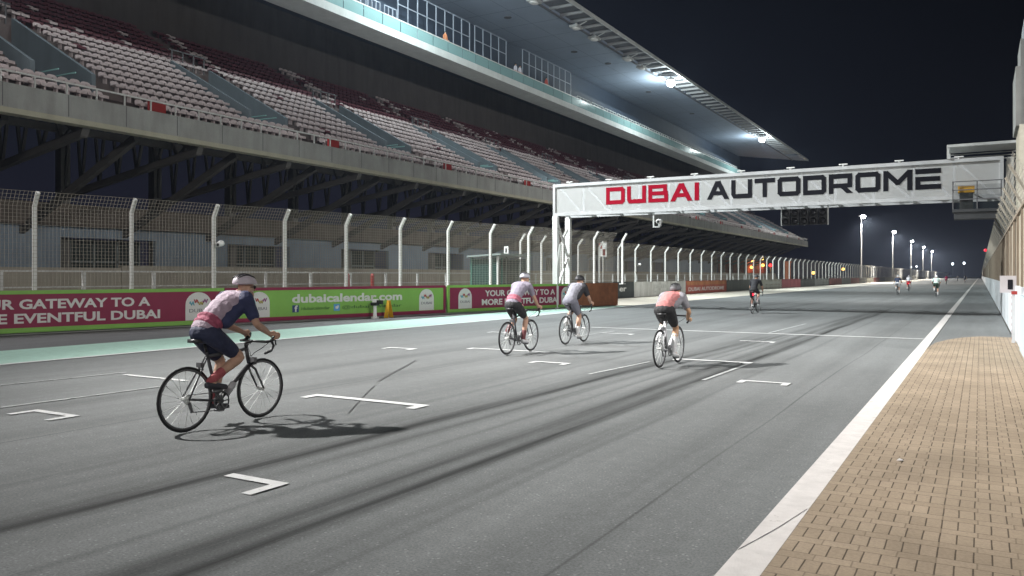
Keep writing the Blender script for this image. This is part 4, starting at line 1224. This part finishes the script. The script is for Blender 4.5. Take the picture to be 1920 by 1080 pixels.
WHEEL_R = .335
def bike_proto(frame_c, key, detail=True):
    r = empty('bicycle', (0, 0, 0))
    fm = person_mats(frame_c, 'bike_paint')
    # wheels
    for y in (-.41, .58):
        n = 36 if detail else 20
        b = MB(); b.sm = True
        b.tube([(0, y + (WHEEL_R - .014) * cos(2 * pi * i / n), WHEEL_R + (WHEEL_R - .014) * sin(2 * pi * i / n)) for i in range(n)], .0135, 6, closed=True)
        w_ = b.build('wheel', M['rubber'], r)
        b = MB(); b.sm = True
        b.tube([(0, y + (WHEEL_R - .036) * cos(2 * pi * i / n), WHEEL_R + (WHEEL_R - .036) * sin(2 * pi * i / n)) for i in range(n)], .0125, 6, closed=True)
        b.build('rim', M['dark_steel'], w_)
        b = MB()
        if detail:
            for i in range(20):
                a = 2 * pi * i / 20; sx = .03 if i % 2 else -.03
                b.bar((sx, y + .02 * cos(a + .6), WHEEL_R + .02 * sin(a + .6)), (0, y + (WHEEL_R - .045) * cos(a), WHEEL_R + (WHEEL_R - .045) * sin(a)), .0028)
        b.tube([(-.05, y, WHEEL_R), (.05, y, WHEEL_R)], .02, 8); b.build('spokes', M['steel'], w_)
    bb = Vector((0, 0, .27)); hd0 = Vector((0, .415, .62)); hd1 = Vector((0, .375, .79)); st = Vector((0, -.155, .80)); rw = Vector((0, -.41, WHEEL_R)); fw = Vector((0, .58, WHEEL_R))
    b = MB(); b.sm = True
    b.tube([bb, hd0], .024, 8); b.tube([bb, st], .018, 8); b.tube([st + Vector((0, .01, -.05)), hd1], .018, 8); b.tube([hd0, hd1], .022, 8)
    for sx in (-1, 1):
        b.tube([bb + Vector((sx * .03, 0, 0)), rw + Vector((sx * .06, 0, 0))], [.013, .010], 6); b.tube([st + Vector((sx * .015, 0, -.05)), rw + Vector((sx * .06, 0, 0))], .009, 6)
    b.build('frame', fm, r)
    b = MB(); b.sm = True
    for sx in (-1, 1): b.tube([hd0 + Vector((sx * .02, .005, -.01)), (sx * .05, .46, .56), fw + Vector((sx * .05, 0, 0))], [.017, .014, .010], 6)
    b.build('fork', fm, r)
    b = MB(); b.sm = True; b.tube([st, (0, -.185, .91)], .014, 8); b.build('seatpost', M['black'], r)
    b = MB(); b.sm = True
    b.prism([(-.075, -.14), (.075, -.14), (.07, -.06), (.025, .02), (.016, .14), (-.016, .14), (-.025, .02), (-.07, -.06)], lambda a, c, d: (a, c - .19, d), .905, .94)
    b.build('saddle', M['black'], r)
    b = MB(); b.sm = True
    b.tube([hd1, (0, .36, .85), (0, .46, .87)], .016, 8)
    b.tube([(-.2, .47, .87), (.2, .47, .87)], .0145, 8)
    for sx in (-1, 1):
        b.tube([(sx * .2, .47, .87), (sx * .205, .55, .87), (sx * .205, .58, .82), (sx * .205, .545, .765), (sx * .21, .45, .745)], .015, 8)
        b.tube([(sx * .205, .545, .875), (sx * .205, .60, .905), (sx * .205, .615, .95)], [.02, .022, .016], 8)
        b.tube([(sx * .205, .60, .9), (sx * .205, .615, .82)], .008, 6)
    b.build('handlebar', M['black'], r)
    if detail:
        b = MB(); b.sm = True
        b.tube([(.02, .09, .33), (.0, .2, .43)], .036, 10); b.tube([(.0, .2, .43), (.0, .215, .445)], [.03, .02], 8)
        b.build('bottle', mat('bottle_white', (.5, .5, .52), .4, .1), r)
        b = MB(); b.sm = True
        for k in range(4): b.tube([(.032 + .006 * k, -.41 + (.045 - .006 * k) * cos(2 * pi * i / 12), WHEEL_R + (.045 - .006 * k) * sin(2 * pi * i / 12)) for i in range(12)], .004, 5, closed=True)
        b.build('cassette', M['steel'], r)
        b = MB(); b.tube([(.05, .0, .365), (.045, -.41, .382)], .005, 5); b.tube([(.05, .0, .175), (.045, -.37, .20), (.045, -.40, .24), (.045, -.41, .29)], .005, 5)
        b.build('chain', M['dark_steel'], r)
        b = MB(); b.bar((.05, -.405, .30), (.05, -.37, .20), .014, .03); b.build('derailleur', M['dark_steel'], r)
        for y_, z_ in ((.475, .66), (-.235, .665)):
            b = MB(); b.box(-.035, .035, y_ - .018, y_ + .018, z_ - .02, z_ + .03); b.bar((-.03, y_, z_), (-.022, y_ + .02, z_ - .05), .012); b.bar((.03, y_, z_), (.022, y_ + .02, z_ - .05), .012)
            b.build('brake', M['dark_steel'], r)
        b = MB(); b.sm = True
        for sx in (-1, 1): b.tube([(sx * .2, .55, .88), (sx * .12, .50, .80), (sx * .03, .46, .74), (0, .44, .70)], .004, 5)
        b.build('cable', M['black'], r)
    return r


def crank(r, ang, shoe_on=True):
    b = MB(); b.sm = True
    n = 24
    ring = [(.05, .095 * cos(2 * pi * i / n), .27 + .095 * sin(2 * pi * i / n)) for i in range(n)]
    b.tube(ring, .008, 6, closed=True)
    for i in range(5):
        a = 2 * pi * i / 5; b.bar((.05, 0, .27), (.05, .09 * cos(a), .27 + .09 * sin(a)), .012)
    b.tube([(-.07, 0, .27), (.07, 0, .27)], .016, 8)
    for sx, a in ((1, ang), (-1, ang + pi)):
        e_ = Vector((sx * .075, .17 * cos(a), .27 + .17 * sin(a)))
        b.bar((sx * .07, 0, .27), e_, .018, .026)
        b.box(e_.x - .0 + (0.01 if sx > 0 else -.09), e_.x + (.09 if sx > 0 else -.01), e_.y - .04, e_.y + .04, e_.z - .01, e_.z + .012)
    b.build('crankset', M['dark_steel'], r)


def rider(loc, bike_c, jersey_c, shorts_c, helmet_c, label, blabel, *, skin=(.45, .27, .19), sock_c=(.6, .6, .6), shoe_c=(.5, .5, .5), crouch=0.0, ang=.4, vox=.009, side_c=None, light=False, lean=0.0, heading=0.0, head_yaw=0, drops=False, panel_c=None, legcover=None):
    far = vox > .012
    bk = bike_proto(bike_c, 'b', not far)
    bk.location = loc; bk.rotation_euler = (0, lean, heading)
    tag(bk, blabel, 'bicycle', 'road bicycles ridden along the track')
    crank(bk, ang)
    if light:
        b = MB(); b.sm = True; b.ball((0, -.245, .80), (.035, .03, .05)); b.build('tail_light', emit('tail_glow', (1, .02, .05), 2.2), bk); point(bk, (0, -.33, .80), 1.6, (1, .05, .1), .05)
    # joints
    pel = Vector((0, -.19, 1.0))
    sh = Vector((0, .19 + .09 * crouch, 1.38 - .17 * crouch))
    head = Vector((0, .34 + .12 * crouch, 1.50 - .20 * crouch))
    mid = pel.lerp(sh, .5) + Vector((0, -.03, .055))
    hands = [Vector((sx * .205, .575, .93)) if not drops else Vector((sx * .207, .55, .80)) for sx in (-1, 1)]
    sk = person_mats(skin, 'skin')
    body = MB(); jer = MB(); sho = MB(); shoes = [MB(), MB()]; socks = [MB(), MB()]
    # torso core
    for bb_, gro in ((body, 0), (jer, .012)):
        bb_.ball(pel + Vector((0, .02, .05)), (.15 + gro, .115 + gro, .11 + gro))
        for t_, rx, ry in ((.2, .145, .105), (.4, .14, .105), (.6, .15, .11), (.8, .165, .112), (.95, .165, .10)):
            a = (1 - t_) ** 2 * pel + 2 * t_ * (1 - t_) * (mid + Vector((0, -.01, .03))) + t_ ** 2 * sh
            ax = (sh - pel).normalized()
            rot = Vector((0, 0, 1)).rotation_difference(ax).to_matrix()
            bb_.ball(a, (rx + gro, ry + gro, .105 + gro), 12, 8, rot=rot)
    neck = sh.lerp(head, .55)
    chain(body, [sh + Vector((0, .0, .02)), neck, head - Vector((0, .02, .05))], [.075, .058, .055])
    # head
    tilt = Matrix.Rotation(head_yaw, 3, 'Z') @ Matrix.Rotation(.25 * crouch - .05, 3, 'X')
    body.ball(head + Vector((0, 0, .02)), (.074, .092, .105), 14, 10, rot=tilt)
    body.ball(head + tilt @ Vector((0, .045, -.065)), (.052, .052, .055), 12, 8, rot=tilt)
    if not far:
        chain(body, [head + tilt @ Vector((0, .09, .015)), head + tilt @ Vector((0, .112, -.02))], [.011, .016], 8, 2)
        for sx in (-1, 1): body.ball(head + tilt @ Vector((sx * .077, -.005, -.01)), (.012, .022, .034), 8, 6, rot=tilt)
        body.ball(head + tilt @ Vector((0, .087, -.062)), (.026, .014, .012), 8, 6, rot=tilt)
    knees = []
    for i, sx in enumerate((-1, 1)):
        # arm
        shj = sh + Vector((sx * .175, .0, .0))
        hd = hands[i]
        wr = hd + Vector((sx * .005, -.075, .035))
        el = ik(shj, wr, .29, .255, (sx * .55, -.25, -.8))
        chain(body, [sh + Vector((sx * .1, 0, .01)), shj, shj.lerp(el, .5), el, el.lerp(wr, .4), wr], [.08, .062, .05, .040, .042, .028], 10)
        # palm and fingers closing over the hood
        chain(body, [wr, wr.lerp(hd, .5), hd + Vector((0, .0, .028))], [.028, .034, .030], 8, 2)
        if not far:
            for k in range(4):
                f0 = hd + Vector((sx * .012, -.012 + .021 * k, .03))
                kn = f0 + Vector((sx * .028, .006, -.012)); tip = f0 + Vector((sx * .024, .004, -.055 - .006 * (k in (1, 2)))); tp2 = f0 + Vector((sx * .002, .004, -.068))
                chain(body, [f0, kn, tip, tp2], [.0105, .0100, .0092, .0085], 7, 2)
            chain(body, [hd + Vector((-sx * .012, -.05, .02)), hd + Vector((-sx * .032, -.02, .0)), hd + Vector((-sx * .028, .012, -.024))], [.0125, .0115, .0095], 7, 2)
        mid_el = shj.lerp(el, .62)
        chain(jer, [sh + Vector((sx * .09, 0, .01)), shj, shj.lerp(el, .4), mid_el], [.094, .076, .064, .060], 10)
        # leg
        a = ang if sx > 0 else ang + pi
        ped = Vector((sx * .12, .17 * cos(a), .27 + .17 * sin(a)))
        tilt_f = -.10 - .25 * max(0, sin(a + pi / 2 + pi)) 
        ank = ped + Vector((-sx * .012, -.085, .105))
        toe = ped + Vector((0, .085, .028)); heel = ped + Vector((0, -.125, .05))
        hip = pel + Vector((sx * .085, .02, -.01))
        kn = ik(hip, ank, .435, .43, (sx * .08, 1, .35)); knees.append(kn)
        chain(body, [hip, hip.lerp(kn, .35), hip.lerp(kn, .75), kn, kn.lerp(ank, .3), kn.lerp(ank, .65), ank], [.098, .088, .066, .054, .056, .044, .034], 12)
        chain(body, [ank, heel.lerp(toe, .4) + Vector((0, 0, .025)), toe], [.036, .036, .026], 8)
        chain(sho, [hip, hip.lerp(kn, .35), hip.lerp(kn, .72)], [.110, .099, .080], 12)
        lim = .25 if legcover else .62
        chain(socks[i], [kn.lerp(ank, lim), kn.lerp(ank, .85), ank], [.057 if legcover else .053, .046, .042], 10)
        chain(shoes[i], [heel + Vector((0, 0, .02)), heel.lerp(toe, .45) + Vector((0, 0, .015)), toe + Vector((0, .02, 0))], [.036, .041, .029], 10)
    sho.ball(pel + Vector((0, .0, .0)), (.165, .135, .115), 12, 8); sho.ball(pel + Vector((0, .08, .02)), (.13, .09, .09), 12, 8)
    pb_ = remesh(body, 'person', sk, vox, 3)
    pb_.location = loc; pb_.rotation_euler = (0, lean, heading)
    tag(pb_, label, 'person', 'cyclists riding along the track')
    sv_ = vox * (1.15 if not far else 1)
    remesh(jer, 'jersey', person_mats(jersey_c, 'cloth'), sv_, 3, pb_)
    remesh(sho, 'shorts', person_mats(shorts_c, 'cloth'), sv_, 3, pb_)
    for i in (0, 1):
        remesh(shoes[i], 'shoe', person_mats(shoe_c, 'shoe'), sv_, 2, pb_)
        remesh(socks[i], 'sock', person_mats(sock_c, 'cloth'), sv_, 2, pb_)
    # helmet: shell with raised ribs and an open front
    hm = MB(); hm.sm = True
    hc = head + tilt @ Vector((0, -.012, .062))
    nn, mm_ = 20, 8
    vv = []; ff = []
    for sgn, off in ((1, .016), (1, -.002)):
        for i in range(mm_ + 1):
            t_ = (pi / 2) * (i / mm_) * 1.06
            for k in range(nn):
                ph = 2 * pi * k / nn
                rib = 1 + (.035 * cos(6 * ph) * sin(t_) if off > 0 else 0)
                pnt = Vector(((.088 + off) * sin(t_) * cos(ph) * rib, (.122 + off) * sin(t_) * sin(ph) * rib - (.02 * cos(t_)), (.088 + off) * cos(t_)))
                vv.append(hc + tilt @ pnt)
    n1 = (mm_ + 1) * nn
    for L in (0, n1):
        for i in range(mm_):
            for k in range(nn):
                k2 = (k + 1) % nn; ff.append((L + i * nn + k, L + (i + 1) * nn + k, L + (i + 1) * nn + k2, L + i * nn + k2))
    for k in range(nn):
        k2 = (k + 1) % nn; ff.append((mm_ * nn + k, n1 + mm_ * nn + k, n1 + mm_ * nn + k2, mm_ * nn + k2))
    hm.add(vv, ff)
    ho = hm.build('helmet', person_mats(helmet_c, 'helmet'), pb_)
    if not far:
        v_ = MB(); v_.sm = True
        for k in range(5):
            x = -.056 + .028 * k
            pth = []
            for j in range(7):
                t_ = -.95 + 1.9 * j / 6
                zz = sqrt(max(0, 1 - (x / .106) ** 2 - (sin(t_) * .93) ** 2)) * .104 if False else .102 * cos(t_) * sqrt(max(.05, 1 - (x / .106) ** 2)) + .004
                pth.append(hc + tilt @ Vector((x, .136 * sin(t_) - .02 * cos(t_), zz)))
            v_.tube(pth, [.003, .007, .008, .008, .008, .007, .003], 6)
        v_.build('vents', M['black'], ho)
        gl = MB(); gl.sm = True
        for sx in (-1, 1): gl.ball(head + tilt @ Vector((sx * .034, .086, .018)), (.032, .012, .02), 10, 6, rot=tilt)
        gl.tube([head + tilt @ Vector((-.08, 0, .02)), head + tilt @ Vector((-.06, .075, .022)), head + tilt @ Vector((0, .094, .024)), head + tilt @ Vector((.06, .075, .022)), head + tilt @ Vector((.08, 0, .02))], .004, 6)
        gl.build('sunglasses', M['black'], pb_)
    if panel_c or side_c:
        # contrasting back pocket band or flank of the jersey
        pn = MB()
        if panel_c:
            for t_ in (.1, .22):
                a = (1 - t_) ** 2 * pel + 2 * t_ * (1 - t_) * mid + t_ ** 2 * sh
                rot = Vector((0, 0, 1)).rotation_difference((sh - pel).normalized()).to_matrix()
                pn.ball(a + Vector((0, .0, .02)), (.172, .137, .06), 14, 10, rot=rot)
            remesh(pn, 'jersey_band', person_mats(panel_c, 'cloth'), sv_, 2, pb_)
        if side_c:
            pn = MB()
            for sx in (-1, 1):
                shj = sh + Vector((sx * .175, 0, 0))
                hd = hands[0 if sx < 0 else 1]; el = ik(shj, hd + Vector((0, -.07, .03)), .29, .255, (sx * .55, -.25, -.8))
                chain(pn, [sh + Vector((sx * .14, .02, .005)), shj, shj.lerp(el, .42), shj.lerp(el, .66)], [.098, .088, .073, .067], 10)
                chain(pn, [pel.lerp(sh, .35) + Vector((sx * .10, .05, -.0)), pel.lerp(sh, .9) + Vector((sx * .12, .04, 0))], [.088, .09], 10)
            remesh(pn, 'sleeves', person_mats(side_c, 'cloth'), sv_, 2, pb_)
    return pb_


WHT = (.70, .68, .70); NAVY = (.035, .05, .12); BLK = (.02, .02, .022); GRY = (.40, .40, .44)
rider((-7.0, 5.83, .004), (.05, .05, .055), (.36, .28, .34), (.02, .025, .06), (.5, .45, .5), 'nearest cyclist in white backed navy jersey, navy shorts and pale helmet', 'black racing bicycle of the nearest navy clad cyclist',
      crouch=.25, ang=2.3, vox=.0085, side_c=(.025, .03, .085), panel_c=(.30, .06, .11), shoe_c=(.04, .04, .05), sock_c=(.35, .08, .09), head_yaw=-.1)
rider((-8.25, 14.4, .004), (.06, .06, .07), (.25, .225, .285), BLK, (.5, .5, .57), 'cyclist in pale grey jersey and black shorts riding before the maroon board', 'dark racing bicycle under the rider with the pale helmet and black shorts',
      crouch=.0, ang=-.5, vox=.0095, panel_c=(.40, .12, .17), shoe_c=(.60, .60, .62), sock_c=(.14, .04, .045))
rider((-8.3, 17.15, .004), (.04, .04, .045), (.23, .23, .27), (.17, .17, .21), (.03, .03, .035), 'cyclist in grey kit with black sleeves and dark helmet before the rust brown board', 'black racing bicycle under the grey clad rider with dark helmet',
      crouch=.3, ang=-1.1, vox=.010, side_c=(.02, .02, .025), shoe_c=(.6, .6, .6), sock_c=(.6, .6, .6), head_yaw=-.2)
rider((-4.8, 13.75, .004), (.55, .55, .57), (.46, .18, .175), BLK, (.12, .12, .13), 'crouched cyclist in salmon pink jersey with grey sleeves and black shorts', 'white framed racing bicycle under the salmon pink rider',
      crouch=1.0, ang=-.9, vox=.0095, shoe_c=(.66, .66, .67), sock_c=(.64, .64, .65), drops=True, legcover=True, side_c=(.24, .235, .26), skin=(.50, .29, .17))
rider((-8.3, 34.8, .004), BLK, (.022, .022, .026), BLK, (.05, .05, .055), 'distant black clad cyclist with a glowing red tail light', 'black bicycle with a red tail light at the gantry shadow', crouch=.1, ang=1.0, vox=.016, light=True)
rider((-5.96, 74.2, .004), BLK, (.04, .05, .09), (.62, .62, .66), WHT, 'far cyclist in navy top with white shorts and white helmet', 'bicycle under the far rider with navy top and white shorts', crouch=.2, ang=-1.2, vox=.02)
rider((-6.4, 92.6, .004), BLK, (.68, .66, .70), (.42, .04, .05), WHT, 'far cyclist in white top and red shorts', 'bicycle under the far rider in white top and red shorts', crouch=.2, ang=.6, vox=.022, light=True)
rider((-2.87, 68.2, .004), BLK, (.55, .66, .62), (.03, .06, .04), WHT, 'far cyclist in pale mint vest and dark shorts nearest the edge line', 'bicycle under the far rider in pale mint vest', crouch=.2, ang=-1.3, vox=.02)
rider((-5.3, 165, .004), BLK, (.42, .03, .10), (.48, .05, .12), (.35, .03, .09), 'small far cyclist dressed wholly in magenta red', 'bicycle under the small magenta red rider', crouch=.2, ang=.2, vox=.03)
rider((-5.6, 262, .004), BLK, WHT, GRY, WHT, 'tiny farthest cyclist in white', 'bicycle under the tiny farthest white rider', crouch=.2, ang=.2, vox=.035)
rider((-2.8, 196, .004), BLK, (.03, .035, .05), (.025, .03, .04), (.08, .09, .10), 'tiny dark clad far cyclist close to the edge line', 'bicycle under the tiny dark clad rider', crouch=.2, ang=.9, vox=.03)


def spectator(loc, top_c, leg_c, label, skin=(.45, .28, .2), rz=0):
    b = MB()
    b.ball((0, 0, 1.62), (.075, .09, .11)); chain(b, [(0, 0, 1.0), (0, 0, 1.25), (0, 0, 1.42), (0, .0, 1.56)], [.14, .14, .15, .055])
    for sx in (-1, 1):
        chain(b, [(sx * .1, 0, 1.4), (sx * .19, 0, 1.38), (sx * .24, .02, 1.12), (sx * .2, .2, 1.0)], [.07, .06, .045, .035]); b.ball((sx * .19, .25, .99), (.03, .05, .03))
        chain(b, [(sx * .09, 0, .95), (sx * .1, .02, .5), (sx * .1, 0, .08)], [.095, .06, .045]); chain(b, [(sx * .1, -.03, .05), (sx * .11, .17, .04)], [.045, .035])
    o = remesh(b, 'person', person_mats(skin, 'skin'), .025, 1)
    o.location = loc; o.rotation_euler.z = rz
    tag(o, label, 'person')
    c = MB(); chain(c, [(0, 0, .98), (0, 0, 1.25), (0, 0, 1.42)], [.16, .155, .16])
    for sx in (-1, 1): chain(c, [(sx * .1, 0, 1.4), (sx * .19, 0, 1.38), (sx * .24, .02, 1.12)], [.085, .072, .058])
    remesh(c, 'shirt', person_mats(top_c, 'cloth'), .025, 1, o)
    c = MB()
    for sx in (-1, 1): chain(c, [(sx * .085, 0, .95), (sx * .1, .02, .5), (sx * .1, 0, .14)], [.11, .075, .06])
    remesh(c, 'trousers', person_mats(leg_c, 'cloth'), .025, 1, o)
    hh = MB(); hh.sm = True; hh.ball((0, -.015, 1.66), (.082, .09, .09)); hh.build('hair', M['black'], o)
    return o
spectator((-36.45, 52.2, UZ + .56), (.55, .22, .10), (.1, .1, .12), 'spectator in an orange shirt at the upper balustrade before the big frames', rz=-pi / 2)
spectator((-36.45, 63.3, UZ + .56), (.62, .62, .70), (.5, .5, .55), 'spectator in pale clothes in the gap between two upper frames, left one', rz=-pi / 2)
spectator((-36.45, 64.1, UZ + .56), (.66, .66, .74), (.5, .5, .55), 'spectator in pale clothes in the gap between two upper frames, right one', rz=-pi / 2)
spectator((-36.45, 69.3, UZ + .56), (.50, .10, .08), (.1, .1, .12), 'spectator in a red top behind the third upper frame', rz=-pi / 2)

# ------------------------------------------------------------------ thin night haze round everything
hz = MB(); hz.box(-905, 905, -305, 1505, -1, 40)
hm_ = bpy.data.materials.new('haze'); hm_.use_nodes = True
t = hm_.node_tree
t.nodes.remove(t.nodes['Principled BSDF'])
pvn = t.nodes.new('ShaderNodeVolumePrincipled'); pvn.inputs['Color'].default_value = (.62, .74, 1, 1); pvn.inputs['Density'].default_value = .00022
pvn.inputs['Anisotropy'].default_value = .5
t.links.new(pvn.outputs[0], t.nodes['Material Output'].inputs['Volume'])
hz.build('haze', hm_, kind='stuff')
